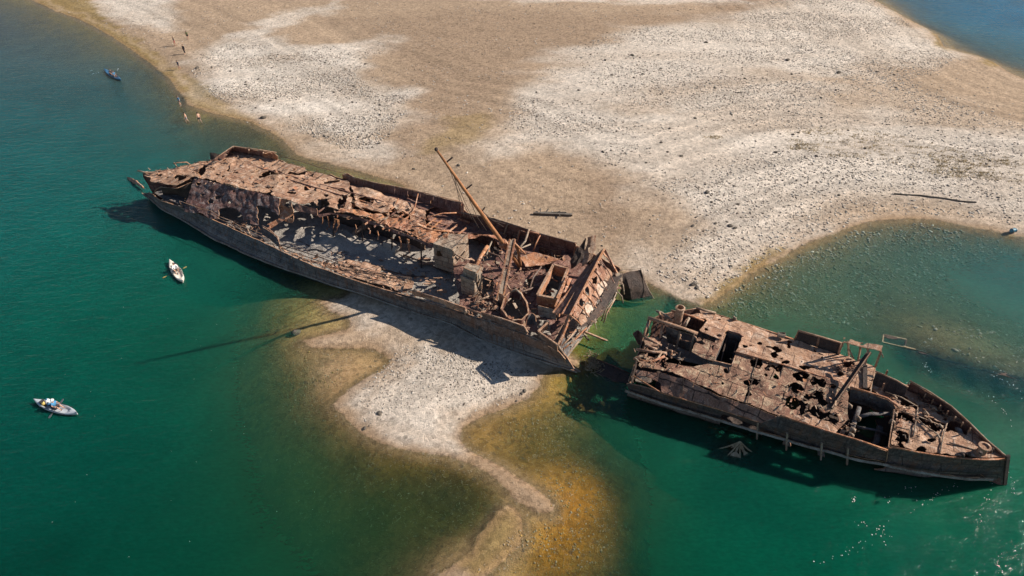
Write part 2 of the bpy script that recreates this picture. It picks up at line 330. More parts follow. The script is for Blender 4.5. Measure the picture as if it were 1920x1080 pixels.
TANS = [([(1110, 222), (1200, 200), (1320, 172), (1460, 152), (1560, 138), (1660, 118), (1750, 128), (1650, 148), (1520, 162), (1420, 178), (1290, 212), (1180, 238)], 4, .5),
        ([(1560, 168), (1700, 140), (1800, 128), (1990, 190), (1990, 275), (1830, 258), (1700, 240), (1580, 215)], 4, .75),
        ([(1260, 235), (1400, 190), (1520, 188), (1620, 215), (1650, 250), (1500, 262), (1340, 258)], 4, .35),
        ([(1180, 350), (1260, 370), (1330, 420), (1300, 470), (1230, 510), (1180, 440)], 3, .6), ([(1180, 520), (1230, 490), (1330, 510), (1360, 545), (1310, 565)], 2, .5)]
DARKS = [([(640, 60), (800, 40), (1100, 40), (1380, 30), (1400, 60), (1200, 75), (1050, 120), (940, 200), (860, 245), (760, 285), (705, 270), (770, 200), (740, 140), (700, 110)], 5, .6),
         ([(1300, 5), (1420, -10), (1440, 30), (1380, 50)], 3, .7), ([(1090, 300), (1130, 320), (1200, 360), (1160, 470), (1110, 440), (1110, 370)], 3, .7), ([(820, 730), (900, 728), (880, 745), (840, 748)], 1, .5)]
OLIVES = [([(930, 940), (1000, 965), (1000, 1020), (950, 1060), (880, 1100), (860, 1040), (890, 990)], 1, .8), ([(40, -5), (170, -5), (200, 40), (270, 85), (330, 130), (360, 170), (345, 185), (300, 140), (230, 95), (150, 45), (90, 18)], 1.5, .75), ([(340, 140), (370, 150), (420, 195), (470, 225), (530, 262), (520, 270), (470, 240), (400, 215), (355, 195)], 1, .6),
          ([(850, 235), (912, 232), (905, 268), (860, 280), (800, 290)], 2, .45), ([(1320, 560), (1420, 480), (1480, 460), (1440, 500), (1370, 550), (1330, 572)], 1, .85), ([(1750, 60), (1790, 75), (1780, 100), (1750, 85)], 1, .8), ([(1850, 100), (1885, 112), (1870, 130), (1840, 118)], 1, .8)]
def soft(X, poly, w, sc=1.0): return ss(-w * .8, w * .8, sdf(X, Wg(poly)) + w * 1.3 * vnoise(X * [.7, 1.1], .9 / max(w, 1) * sc, 4.4, 5))
# underwater bottom colours
BOT = [(450, 262, DKOL), (500, 275, OLIVE * .7), (600, 312, OLIVE), (680, 334, L3(130, 118, 70)), (350, 215, OLIVE), (240, 120, OLIVE * .8), (0, 60, OLIVE), (540, 590, L3(120, 112, 60)), (560, 640, L3(150, 125, 78)), (560, 700, L3(110, 95, 52)), (610, 690, L3(160, 132, 96)), (630, 730, L3(158, 126, 84)), (600, 790, L3(96, 84, 48)),
       (740, 880, L3(96, 78, 30)), (820, 900, L3(72, 62, 20)), (900, 950, L3(66, 56, 22)), (880, 985, L3(80, 70, 30)), (700, 950, DKOL), (960, 960, L3(175, 150, 92)), (930, 1010, L3(205, 180, 116)), (900, 1050, L3(196, 168, 110)), (985, 975, L3(190, 160, 100)), (870, 1060, L3(170, 140, 95)), (1000, 1000, L3(140, 105, 40)), (1000, 1050, L3(120, 88, 28)), (1070, 940, ORNG), (1060, 985, L3(152, 108, 34)), (1020, 1030, L3(150, 108, 30)), (1110, 900, L3(128, 92, 24)), (1140, 960, L3(112, 88, 34)), (1150, 1050, L3(96, 84, 44)),
       (1000, 840, L3(105, 84, 34)), (920, 800, L3(132, 104, 56)), (1040, 740, L3(146, 116, 60)), (1060, 800, L3(90, 80, 36)), (1130, 850, L3(76, 70, 40)), (1110, 620, L3(120, 125, 60)), (1080, 660, L3(110, 100, 20)), (1150, 600, L3(110, 120, 60)), (1400, 540, L3(104, 86, 48)), (1500, 500, L3(104, 92, 60)), (1600, 460, L3(110, 98, 66)), (1750, 600, L3(110, 102, 66)), (1880, 600, L3(90, 96, 70)), (1700, 470, L3(92, 88, 64)), (1750, 420, L3(106, 88, 52)),
       (1860, 100, L3(130, 105, 60)), (1385, 842, L3(120, 100, 72)), (300, 600, DKOL), (1500, 900, DKOL), (300, 900, DKOL)]
BP = Wg([(a, b) for a, b, c in BOT]); BC = rbf(BP, np.array([c for a, b, c in BOT]), .5)
near = (XY[:, 1] < 260) & (np.abs(XY[:, 0]) < 220)
gc = np.tile(TAN, (len(XY), 1)); Xn = XY[near]
c = np.tile(TAN, (len(Xn), 1)); v1 = vnoise(Xn * [.55, 1.0], .16, 8, 4); c = c * (1 + .10 * v1)[:, None]
rocky = np.zeros(len(Xn))
for p, w, a in DARKS: k = (soft(Xn, p, w) * a)[:, None]; c = c * (1 - k) + BROWN * k
for p, w, a in WHITES:
    k = soft(Xn, p, w) * a; rocky = np.maximum(rocky, k); streak = .72 + .28 * ss(-.5, .3, vnoise(Xn * [.35, 1.0], .22, 2.2, 4)); k = (k * streak)[:, None]; c = c * (1 - k) + WHITE * k
for p, w, a in TANS: k = (soft(Xn, p, w) * a)[:, None]; c = c * (1 - k) + TAN * 1.05 * k
for p, w, a in OLIVES: k = (soft(Xn, p, w) * a)[:, None]; c = c * (1 - k) + L3(140, 118, 66) * k
s_ = sd_[near]
dr = vnoise(np.stack([s_ * 1.0 + 1.2 * vnoise(Xn, .12, 5), Xn[:, 0] * .03], 1), .9, 7, 4); dr2 = vnoise(np.stack([s_ * 2.2 + 1.5 * vnoise(Xn, .2, 8), Xn[:, 0] * .05], 1), 1.0, 3, 2)
c = c * (1 + (.30 * dr + .12 * dr2) * ss(.5, 3, s_) * ss(60, 20, s_))[:, None]
wob = .8 + .6 * vnoise(Xn, .3, 6)
k = (1 - ss(0.1, 1.4, s_ / np.maximum(wob, .3)))[:, None] * .6; c = c * (1 - k) + WET * k
kk = (np.exp(-((s_ - 2.3 * wob) / .5) ** 2) * .35 * (s_ > 0))[:, None]; c = c * (1 - kk) + SAND * 1.1 * kk
bot = np.clip(rbfe(Xn, BP, BC) * np.array((1.38, 1.27, 1.55)), .02, .6) * (1 + .35 * vnoise(Xn, .5, 3.3, 4))[:, None]
edge_ = np.zeros((len(Xn), 1)); c = c * (1 - .5 * edge_); k = ss(-.1, -1.2, s_)[:, None]; cw = (WET * (1 - k) + bot * k) * (1 - .8 * edge_)
c = np.where((s_ < 0)[:, None], cw, c); gc[near] = np.clip(c, .01, .8)
rk = np.zeros(len(XY)); rk[near] = np.where(s_ > 0, rocky, .95)
gmat, t = newmat('ground'); q = N(t); out = q.n('ShaderNodeOutputMaterial'); b = q.n('ShaderNodeBsdfPrincipled'); b.inputs['Roughness'].default_value = .95; b.inputs['Specular IOR Level'].default_value = .15
at = q.n('ShaderNodeAttribute', attribute_name='tone').outputs['Color']; ar = q.n('ShaderNodeAttribute', attribute_name='stony').outputs['Fac']
g = q.n('ShaderNodeNewGeometry').outputs['Position']
nA = q.noise(g, .9, 8, .7, 1.5); nB = q.noise(g, 4.5, 5, .7, 1.8); nC = q.noise(g, 2.2, 6, .75, 2.5); nD = q.noise(g, 11, 4, .7, .5)
c1 = q.mix(1.0, at, q.ramp(nA, [(.3, .78), (.7, 1.2)]), 'MULTIPLY')
c1 = q.mix(1.0, c1, q.ramp(nD, [(.3, .84), (.7, 1.16)]), 'MULTIPLY')
vo = q.n('ShaderNodeTexVoronoi'); vo.inputs['Scale'].default_value = 1.25; vo.inputs['Randomness'].default_value = 1
wv = q.n('ShaderNodeVectorMath', operation='ADD'); wn = q.n('ShaderNodeTexNoise'); wn.inputs['Scale'].default_value = 3; q.l(g, wn.inputs[0]); ws = q.n('ShaderNodeVectorMath', operation='SCALE'); ws.inputs['Scale'].default_value = .5
q.l(wn.outputs['Color'], ws.inputs[0]); q.l(g, wv.inputs[0]); q.l(ws.outputs[0], wv.inputs[1]); q.l(wv.outputs[0], vo.inputs['Vector'])
ash = q.n('ShaderNodeAttribute', attribute_name='shore').outputs['Fac']
shn = q.math('ADD', ash, q.math('MULTIPLY', q.math('SUBTRACT', nA, .5), 1.6)); shq = q.math('MULTIPLY_ADD', shn, .1, .5)
c1 = q.mix(1.0, c1, q.ramp(shq, [(.40, 1.0), (.482, .98), (.493, .74), (.499, .66), (.503, 1.02), (.53, 1.18), (.56, 1.0), (.60, .96), (.605, 1.05), (.66, 1.0)]), 'MULTIPLY')
vc = q.n('ShaderNodeTexVoronoi'); vc.inputs['Scale'].default_value = 3.2; q.l(g, vc.inputs['Vector']); vr = q.n('ShaderNodeSeparateColor'); q.l(vc.outputs['Color'], vr.inputs[0])
c1 = q.mix(1.0, c1, q.ramp(vr.outputs[0], [(0.0, .74), (.5, 1.0), (1.0, 1.18)]), 'MULTIPLY')
spot = q.ramp(vo.outputs['Distance'], [(.16, 1.0), (.27, 0.0)])
spm = q.math('MULTIPLY', spot, q.ramp(q.noise(g, .6, 4), [(.42, .0), (.62, 1.0)]))
c1 = q.mix(q.math('MULTIPLY', spm, q.math('ADD', q.math('MULTIPLY', ar, .45), .25)), c1, (.075, .062, .05))
crk = q.ramp(nB, [(.36, 1.0), (.45, 0.0)])
c1 = q.mix(q.math('MULTIPLY', crk, q.math('ADD', q.math('MULTIPLY', ar, .22), .24)), c1, (.11, .085, .065))
c1 = q.mix(q.math('MULTIPLY', q.ramp(nC, [(.58, 0.0), (.68, 1.0)]), q.math('ADD', q.math('MULTIPLY', ar, .22), .20)), c1, (.66, .60, .54))
bp = q.n('ShaderNodeBump'); bp.inputs['Strength'].default_value = .75; bp.inputs['Distance'].default_value = .22
q.l(q.math('ADD', q.math('ADD', q.math('MULTIPLY', nB, .9), q.math('MULTIPLY', nD, .45)), nC), bp.inputs['Height']); q.l(bp.outputs[0], b.inputs['Normal']); q.l(c1, b.inputs['Base Color']); q.l(b.outputs[0], out.inputs[0])
ground = tag(gridmesh('ground', XY, gz, len(gx), len(gy), gmat, {'tone': gc, 'stony': rk, 'shore': np.clip(sd_, -20, 20)}), kind='structure')

# water: turbid, the deeper the more of its own colour shows
WC = [(0, 60, (46, 74, 84)), (100, 150, (34, 84, 90)), (200, 110, (62, 96, 100)), (250, 200, (36, 88, 90)), (450, 255, (62, 90, 78)), (300, 300, (24, 96, 92)), (60, 350, (8, 96, 92)), (200, 480, (6, 96, 84)), (60, 600, (3, 92, 78)), (300, 620, (8, 90, 70)), (420, 560, (14, 96, 78)), (420, 660, (20, 92, 70)), (100, 800, (4, 82, 68)), (350, 800, (6, 88, 68)), (100, 1050, (3, 72, 56)), (400, 1020, (8, 82, 60)), (600, 900, (30, 84, 50)), (600, 1050, (16, 78, 50)), (500, 720, (32, 90, 64)), (800, 1000, (40, 72, 34)),
      (1230, 900, (18, 92, 66)), (1300, 1050, (6, 86, 62)), (1600, 1000, (6, 94, 70)), (1850, 1000, (10, 100, 76)), (1150, 620, (30, 106, 74)), (1200, 570, (24, 108, 88)), (1400, 600, (70, 114, 88)), (1550, 560, (68, 118, 96)), (1650, 660, (40, 104, 84)), (1750, 480, (50, 106, 96)), (1880, 520, (46, 108, 104)), (1850, 650, (74, 128, 104)), (1900, 800, (40, 108, 84)), (1400, 860, (14, 96, 76)), (1700, 40, (40, 104, 122)), (1800, 30, (14, 96, 130)), (1900, 40, (10, 92, 128)), (1880, 110, (60, 104, 112)), (2300, 60, (8, 92, 130)), (1750, 740, (40, 106, 84)), (1720, 662, (8, 50, 58)), (1780, 678, (8, 48, 56)), (1850, 697, (10, 52, 60)), (1910, 713, (12, 58, 64)), (1250, 800, (24, 100, 80))]  # darkest points along the shelf foot paint underwater shade into the tint
wP = Wg([(a, b) for a, b, c in WC]); wC = rbf(wP, np.array([L3(*c) for a, b, c in WC]), .5)
wx = axis(-1500, 1500, -118, 118, .8, 1); wy = axis(-300, 2600, 20, 168, .8, 1); AX, AY = np.meshgrid(wx, wy); WXY = np.stack([AX.ravel(), AY.ravel()], 1)
wz, wsd, _, _ = height(WXY)
wcol = np.clip(rbfe(WXY, wP, wC) * .60, .0006, .3) * (1 + .10 * vnoise(WXY * [.5, 1.2], .08, 1.7, 4))[:, None]
farw = np.hypot(WXY[:, 0], WXY[:, 1] - 80) > 160
wcol[farw] = L3(8, 90, 110)
depth = np.maximum(-wz, 0); depth[farw & (wsd < 0)] = 8
wmat, t = newmat('water'); q = N(t); out = q.n('ShaderNodeOutputMaterial')
at = q.n('ShaderNodeAttribute', attribute_name='tint').outputs['Color']; ad = q.n('ShaderNodeAttribute', attribute_name='depth').outputs['Fac']
g = q.n('ShaderNodeNewGeometry').outputs['Position']
mp = q.n('ShaderNodeMapping'); mp.inputs['Scale'].default_value = (.55, 1.25, 1); mp.inputs['Rotation'].default_value = (0, 0, R(-8)); q.l(g, mp.inputs[0])
w1 = q.noise(mp.outputs[0], 1.1, 5, .6, .6); w2 = q.noise(mp.outputs[0], 3.6, 4, .6, .3)
opq = q.math('SUBTRACT', 1.0, q.math('POWER', 2.718, q.math('MULTIPLY', ad, -.62)))
big = q.noise(g, .12, 5, .6, .8)
tint = q.mix(1.0, at, q.ramp(big, [(.3, .86), (.7, 1.14)]), 'MULTIPLY')
tint = q.mix(1.0, tint, q.ramp(w2, [(.3, .86), (.7, 1.14)]), 'MULTIPLY')  # ripple light and shade painted into the tint
df = q.n('ShaderNodeSubsurfaceScattering', falloff='RANDOM_WALK'); q.l(tint, df.inputs['Color']); df.inputs['Scale'].default_value = 1.5; df.inputs['Radius'].default_value = (.9, 1.5, 1.4)
tr = q.n('ShaderNodeBsdfTransparent'); tr.inputs[0].default_value = (.94, .985, .94, 1)
gl = q.n('ShaderNodeBsdfGlossy'); gl.inputs['Roughness'].default_value = .09
bp = q.n('ShaderNodeBump'); bp.inputs['Strength'].default_value = .8; bp.inputs['Distance'].default_value = .15
q.l(q.math('ADD', w1, q.math('MULTIPLY', w2, .45)), bp.inputs['Height']); q.l(bp.outputs[0], gl.inputs['Normal'])
fr = q.n('ShaderNodeFresnel'); fr.inputs['IOR'].default_value = 1.33; q.l(bp.outputs[0], fr.inputs['Normal'])
m1 = q.n('ShaderNodeMixShader'); q.l(opq, m1.inputs[0]); q.l(tr.outputs[0], m1.inputs[1]); q.l(df.outputs[0], m1.inputs[2])
m2 = q.n('ShaderNodeMixShader'); bf = q.n('ShaderNodeNewGeometry').outputs['Backfacing']; q.l(q.math('MULTIPLY', q.math('MULTIPLY', fr.outputs[0], q.math('SUBTRACT', 1.0, bf)), .8), m2.inputs[0]); q.l(m1.outputs[0], m2.inputs[1]); q.l(gl.outputs[0], m2.inputs[2]); q.l(m2.outputs[0], out.inputs[0])
water = tag(gridmesh('water', WXY, np.zeros(len(WXY)), len(wx), len(wy), wmat, {'tint': wcol, 'depth': depth}, keep=wsd < 2.5), kind='structure')

# ------------------------------------------------------------------ plates with holes and torn edges
AX0 = np.array((.88, -.475)); AX0 /= np.hypot(*AX0); AX1 = np.array((-AX0[1], AX0[0]))
def clipgrid(P, Fv, UV):
    "marching squares: keep Fv>0.  P (ny,nx,3)"
    ny, nx = Fv.shape; V = []; U = []; vid = {}; eid = {}; F = []
    def vv(j, i):
        k = (j, i)
        if k not in vid: vid[k] = len(V); V.append(P[j, i]); U.append(UV[j, i])
        return vid[k]
    def ee(a, b):
        k = (a, b) if a < b else (b, a)
        if k not in eid:
            a, b = k; fa = Fv[a]; fb = Fv[b]; t = fa / (fa - fb); t = min(max(t, .04), .96)
            eid[k] = len(V); V.append(P[a] + (P[b] - P[a]) * t); U.append(UV[a] + (UV[b] - UV[a]) * t)
        return eid[k]
    pos = Fv > 0
    for j in range(ny - 1):
        for i in range(nx - 1):
            cs = [(j, i), (j, i + 1), (j + 1, i + 1), (j + 1, i)]; s = [pos[c] for c in cs]
            if not any(s): continue
            if all(s): F.append(tuple(vv(*c) for c in cs)); continue
            f = []
            for k in range(4):
                a = cs[k]; b = cs[(k + 1) % 4]
                if s[k]: f.append(vv(*a))
                if s[k] != s[(k + 1) % 4]: f.append(ee(a, b))
            if len(f) >= 3: F.append(tuple(f))
    return V, F, U
def ell(px, py, rx, ry=None, n=12, rot=0):
    ry = ry or rx; o = []
    for i in range(n):
        a = 2 * math.pi * i / n; w = 1 + random.uniform(-.22, .22); x = rx * math.cos(a) * w; y = ry * math.sin(a) * w
        o.append((px + x * math.cos(rot) - y * math.sin(rot), py + x * math.sin(rot) + y * math.cos(rot)))
    return o
def toplane(poly, co):
    "photo polygon -> world XY on plane z=a+bx+cy"
    out = []
    for px, py in [p[:2] for p in poly]:
        u = px - 960; v = py - 540; d = np.array((u, FPX * cp - v * sp, -FPX * sp - v * cp))
        t = (co[0] - CAMH) / (d[2] - co[1] * d[0] - co[2] * d[1]); out.append((d * t)[:2])
    return np.array(out)
def plate(name, outline, mat, parent, cell=.22, holes=(), nh=None, jag=.25, rough=.06, thick=.05, sag=0, label=None, seed=0, ax=None, z0=None):
    Wp = WL(outline) if not isinstance(outline, np.ndarray) else outline
    A = np.column_stack([np.ones(len(Wp)), Wp[:, 0], Wp[:, 1]]); co = np.linalg.lstsq(A, Wp[:, 2], rcond=None)[0]
    a0 = AX0 if ax is None else np.array(ax) / np.hypot(*ax); a1 = np.array((-a0[1], a0[0]))
    S = Wp[:, :2] @ a0; T = Wp[:, :2] @ a1; s = np.arange(S.min() - cell, S.max() + 2 * cell, cell); tt = np.arange(T.min() - cell, T.max() + 2 * cell, cell)
    SS, TT = np.meshgrid(s, tt); X = SS.ravel()[:, None] * a0 + TT.ravel()[:, None] * a1
    f = sdf(X, Wp[:, :2]); edge = f.copy()
    n1 = vnoise(X, 1.3, 3.1 + seed, 3); n2 = vnoise(X, .55, 11.7 + seed, 3)
    f = f - jag * (.5 + .9 * n1)
    for h in holes: f = np.minimum(f, -sdf(X, toplane(h, co)) + .13 * vnoise(X, 2.2, 5 + seed, 2) + .13 * vnoise(X, 6.0, 8 + seed, 2))
    for q_ in ([nh] if isinstance(nh, tuple) else (nh or [])):                                     # (threshold, scale)
        f = np.minimum(f, (q_[0] - vnoise(X * [1, 1], q_[1], 21.3 + seed + q_[1], 3)) / q_[1] * .6)
    Z = co[0] + X @ co[1:]
    B2 = np.vstack([Wp + (np.roll(Wp, -1, 0) - Wp) * t_ for t_ in (0, .5)]); rs_ = B2[:, 2] - co[0] - B2[:, :2] @ co[1:]
    if np.abs(rs_).max() > .02: C2 = rbf(B2[:, :2], rs_, .05); Z = Z + rbfe(X, B2[:, :2], C2)[:, 0]
    crum = rough * vnoise(X, 1.6, 40 + seed, 2) + rough * 2.0 * vnoise(X, .45, 31 + seed, 2)
    curl = np.clip(.35 - f, 0, .35) * (vnoise(X, .9, 50 + seed, 2)) * .35 * (rough > 0)
    Z = Z + crum + curl - sag * np.clip(edge, 0, 2)
    P = np.column_stack([X, Z]).reshape(*SS.shape, 3)
    V, F, U = clipgrid(P, f.reshape(SS.shape), np.stack([SS, TT], -1))
    if not F: return None
    o = mesh(name, V, F, [mat, RIM], parent, uv=U)
    if thick: m = o.modifiers.new('thickness', 'SOLIDIFY'); m.thickness = thick + .02; m.offset = 0; m.material_offset_rim = 1
    if label: o['label'] = label
    return o
def resample(P, n):
    P = np.asarray(P, float); d = np.r_[0, np.cumsum(np.linalg.norm(np.diff(P, axis=0), axis=1))]; t = np.linspace(0, d[-1], n)
    return np.stack([np.interp(t, d, P[:, k]) for k in range(3)], 1)
def wall(name, rows, mat, parent, cell=.28, holes=(), nh=None, jag=(0, .15, .15, .15), rough=.05, thick=.05, seed=0, label=None):
    "lofted plate through polylines (rows from top to bottom); holes in photo coordinates; jag = top,bottom,left,right"
    rows = [WL(r) if not isinstance(r, np.ndarray) else r for r in rows]
    L = max(np.linalg.norm(np.diff(r, axis=0), axis=1).sum() for r in rows); nx = max(3, int(L / cell) + 1); rr = [resample(r, nx) for r in rows]
    G = []; vt = []; d0 = 0
    for k in range(len(rr) - 1):
        h = np.linalg.norm(rr[k + 1] - rr[k], axis=1).mean(); m = max(1, int(h / cell))
        for j in range(m): G.append(rr[k] + (rr[k + 1] - rr[k]) * j / m); vt.append(d0 + h * j / m)
        d0 += h
    G.append(rr[-1]); vt.append(d0); G = np.array(G); ny = len(G)
    ds = np.r_[0, np.cumsum(np.linalg.norm(np.diff(G[0], axis=0), axis=1))]; SS, TT = np.meshgrid(ds, np.array(vt))
    X2 = np.stack([SS.ravel(), TT.ravel()], 1) + seed * 3.7
    n1 = vnoise(X2, 1.1, 2.2 + seed, 3); f = np.full(ny * nx, 5.0); T1 = TT.ravel(); S1 = SS.ravel()
    for dist, a in ((T1, jag[0]), (d0 - T1, jag[1]), (S1, jag[2]), (ds[-1] - S1, jag[3])):
        if a: f = np.minimum(f, dist + .02 - a * (.55 + n1))
    Gp = G.reshape(-1, 3)
    if holes:
        u, v = topx(Gp); X = np.stack([u, v], 1)
        for h in holes: f = np.minimum(f, -sdf(X, np.array(h, float)) / 14 + .28 * n1 + .15 * vnoise(X2, 4.0, 3 + seed, 2))
    for q_ in ([nh] if isinstance(nh, tuple) else (nh or [])): f = np.minimum(f, (q_[0] - vnoise(X2, q_[1], 9.1 + seed + q_[1], 3)) / q_[1] * .6)
    # normals
    du = np.gradient(G, axis=1); dv = np.gradient(G, axis=0); nn = np.cross(du, dv); nn /= np.linalg.norm(nn, axis=2, keepdims=True) + 1e-9
    off = (rough * vnoise(X2, 1.3, 7 + seed, 2) + rough * 1.5 * vnoise(X2, .4, 17 + seed, 2)).reshape(ny, nx, 1)
    V, F, U = clipgrid(G + nn * off, f.reshape(ny, nx), np.stack([SS, TT], -1))
    if not F: return None
    o = mesh(name, V, F, [mat, RIM], parent, uv=U); m = o.modifiers.new('thickness', 'SOLIDIFY'); m.thickness = thick + .02; m.offset = 0; m.material_offset_rim = 0 if mat in (SILT,) else 1
    if label: o['label'] = label
    return o
def bar(name, a, b, w, mat, parent, h=None, raw=False):
    return MB().beam(a if raw else W(*a), b if raw else W(*b), w, h).build(name, mat, parent)
def bent(name, pts, r, mat, parent, n=6, raw=False):
    return MB().tube([p if raw else W(*p) for p in pts], r, n).build(name, mat, parent, smooth=True)
def shift(P, d, z=None):
    P = np.array(P, float).copy(); P[:, 0] += AX1[0] * d; P[:, 1] += AX1[1] * d
    if z is not None: P[:, 2] = z
    return P
def box_frame(name, corners, mat, parent, zt, zb, w=.14):
    "upright frame of posts and a top ring over photo corners at height zt"
    for i, (x, y) in enumerate(corners):
        a = W(x, y, zt); x2, y2 = corners[(i + 1) % len(corners)]; b = W(x2, y2, zt)
        MB().beam(a, b, w).build(name + '_rail', mat, parent); MB().beam((a[0], a[1], zb), a, w).build(name + '_post', mat, parent)
def rail_line(pts, hgt, every, parent, mat, r=.035):
    P = WL(pts); d = np.linalg.norm(np.diff(P, axis=0), axis=1).sum(); n = max(2, int(d / every)); Q = resample(P, n + 1)
    top = [(q[0] + random.uniform(-.1, .1), q[1] + random.uniform(-.1, .1), q[2] + hgt * random.uniform(.75, 1.05)) for q in Q]
    mid = [((a[0] + b[0]) / 2, (a[1] + b[1]) / 2, (a[2] + b[2]) / 2) for a, b in zip(Q, top)]
    rl = MB().tube(top, r, 5).build('railing', mat, parent)
    MB().tube(mid, r * .7, 5).build('lower_rail', mat, rl)
    for q_, a in zip(Q, top):
        if random.random() < .85: MB().tube([q_, a], r, 5).build('stanchion', mat, rl)
def scrap(parent, regions, n, mat_list, name='scrap', zj=.3, sz=1.0):
    "heaps of torn steel offcuts nobody could count"
    mb = MB(); tri = []
    for (poly, z, cnt) in regions:
        P = np.array(poly, float); lo = P.min(0); hi = P.max(0); k = 0
        while k < cnt:
            c = lo + rng.random(2) * (hi - lo)
            if not inside(c[None], P)[0]: continue
            k += 1; p = W(c[0], c[1], z + rng.random() * zj); L = rng.uniform(.15, .75) * sz; a = rng.uniform(0, 6.28); el = rng.normal(0, .35)
            d = np.array((math.cos(a) * math.cos(el), math.sin(a) * math.cos(el), math.sin(el)))
            if rng.random() < .55: 
                m_ = p + d * L * .5 + (0, 0, rng.normal(0, .08)); mb.tube([p, m_, p + d * L + (0, 0, rng.normal(0, .12))], rng.uniform(.02, .045), 5)
            else:
                w_ = rng.uniform(.08, .35) * sz; s_ = np.array((-d[1], d[0], rng.normal(0, .4))); v = [p, p + d * L, p + d * L * .8 + s_ * w_, p + s_ * w_ * rng.uniform(.4, 1.3)]
                v2 = [x + (0, 0, .04) for x in v]; mb.add(v + v2, [(0, 3, 2, 1), (4, 5, 6, 7), (0, 1, 5, 4), (1, 2, 6, 5), (2, 3, 7, 6), (3, 0, 4, 7)])
    o = mb.build(name, mat_list, parent); o['kind'] = 'stuff'
    if isinstance(mat_list, list):
        o.data.polygons.foreach_set('material_index', [((i // 7) * 7919) % len(mat_list) for i in range(len(o.data.polygons))])
    return o

# ================================================================== the long wreck on the shore
M = thing('shipwreck', tuple(W(700, 450, 0)), 'long rusted ship hull stranded against the shore, torn open, with a leaning mast', 'shipwreck')
TOP = [(284, 362, 2.5), (300, 376, 2.4), (341, 389, 2.3), (398, 411, 2.2), (440, 430, 2.2), (490, 452, 2.2), (525, 469, 2.2), (590, 498, 2.2), (643, 517, 2.2), (695, 534, 2.2), (755, 552, 2.3), (810, 567, 2.6), (872, 586, 2.8), (905, 597, 3.0), (983, 623, 3.1), (1012, 638, 3.1), (1049, 653, 3.0)]
KN = [(269, 362, .9), (304, 391, .8), (341, 410, .6), (400, 446, .5), (460, 474, .5), (538, 505, .5), (617, 531, .5), (690, 553, .5), (767, 581, .45), (850, 607, .45), (905, 637, .4), (989, 667, .3), (1040, 683, .3), (1084, 696, .2)]
FAR = [(262, 321, 4.0), (300, 319, 4.1), (340, 312, 4.3), (397, 299, 4.6), (437, 277, 5.3), (515, 293, 5.1), (570, 318, 4.4), (640, 331, 4.6), (700, 345, 4.8), (760, 356, 4.8), (822, 371, 4.8), (867, 381, 4.7), (872, 397, 4.2), (927, 413, 4.2), (964, 424, 4.2), (1012, 440, 4.2), (1080, 458, 4.1), (1100, 468, 4.1), (1130, 484, 3.8), (1166, 502, 3.3)]
tw, kw, fw = WL(TOP), WL(KN), WL(FAR)
nh_ = 60; tr_, kr_ = resample(tw, nh_), resample(kw, nh_)
wall('hull', [tr_, (tr_ + kr_) / 2 + np.array((.05, .1, 0)), kr_, shift(kr_, 1.3, -1.6)], HULLG, M, cell=.3, jag=(.10, 0, .1, .3), rough=.07, thick=.09, seed=1)
wall('rubbing_strake', [shift(resample(kw, 50), -.12) + (0, 0, .12), shift(resample(kw, 50), -.14) - (0, 0, .04)], PALES, M, cell=.2, jag=(0, 0, 0, 0), thick=.07, seed=2)
wall('hull_plating', [resample(tw[9:], 40) + (-.05, -.1, -.1), (resample(tw[9:], 40) * .45 + resample(kw[7:], 40) * .55) + (-.06, -.12, 0)], HULLB, M, cell=.25, jag=(.1, .5, .4, .3), rough=.05, thick=.06, seed=3)
fr_ = resample(fw, 70); fb_ = shift(fr_, -.4, .2); k_ = np.linspace(1, 0, 70)[:, None] ** 3; fb2 = fb_ * (1 - k_ * .6) + W(300, 372, .2) * (k_ * .6); fb2[:, 2] = .2
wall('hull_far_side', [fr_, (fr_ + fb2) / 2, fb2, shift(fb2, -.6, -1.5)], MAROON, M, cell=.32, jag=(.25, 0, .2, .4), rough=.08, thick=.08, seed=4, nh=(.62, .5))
# silted floor of the hold
sil = [resample(np.vstack([shift(tw, .35)[:, :2].T, np.full(len(tw), 1.15)]).T, 70), None, None, resample(np.column_stack([shift(fw[3:], -.5)[:, :2], np.full(len(fw) - 3, 1.3)]), 70)]
sil[1] = sil[0] * .66 + sil[3] * .34 + (0, 0, .35); sil[2] = sil[0] * .34 + sil[3] * .66 + (0, 0, .15)
ramp_ = np.clip((np.arange(70) - 46) / 14, 0, 1)
for s_r in sil: s_r[:, 2] -= ramp_ * .9
wall('silt_floor', sil, SILT, M, cell=.3, jag=(0, 0, 0, 0), rough=.16, thick=.04, seed=5)
wall('silt_mound', [WL([(606, 440, 1.5), (640, 432, 1.5), (700, 452, 1.4), (735, 470, 1.4)]), WL([(600, 438, 2.0), (640, 430, 2.3), (700, 450, 2.1), (738, 468, 1.9)]), WL([(598, 452, 1.9), (640, 446, 2.1), (700, 462, 2.0), (740, 478, 1.8)]), WL([(570, 470, 1.3), (640, 476, 1.35), (700, 482, 1.35), (745, 492, 1.3)])], SILT, M, cell=.2, jag=(0, .3, .3, .3), rough=.2, thick=.05, seed=6)
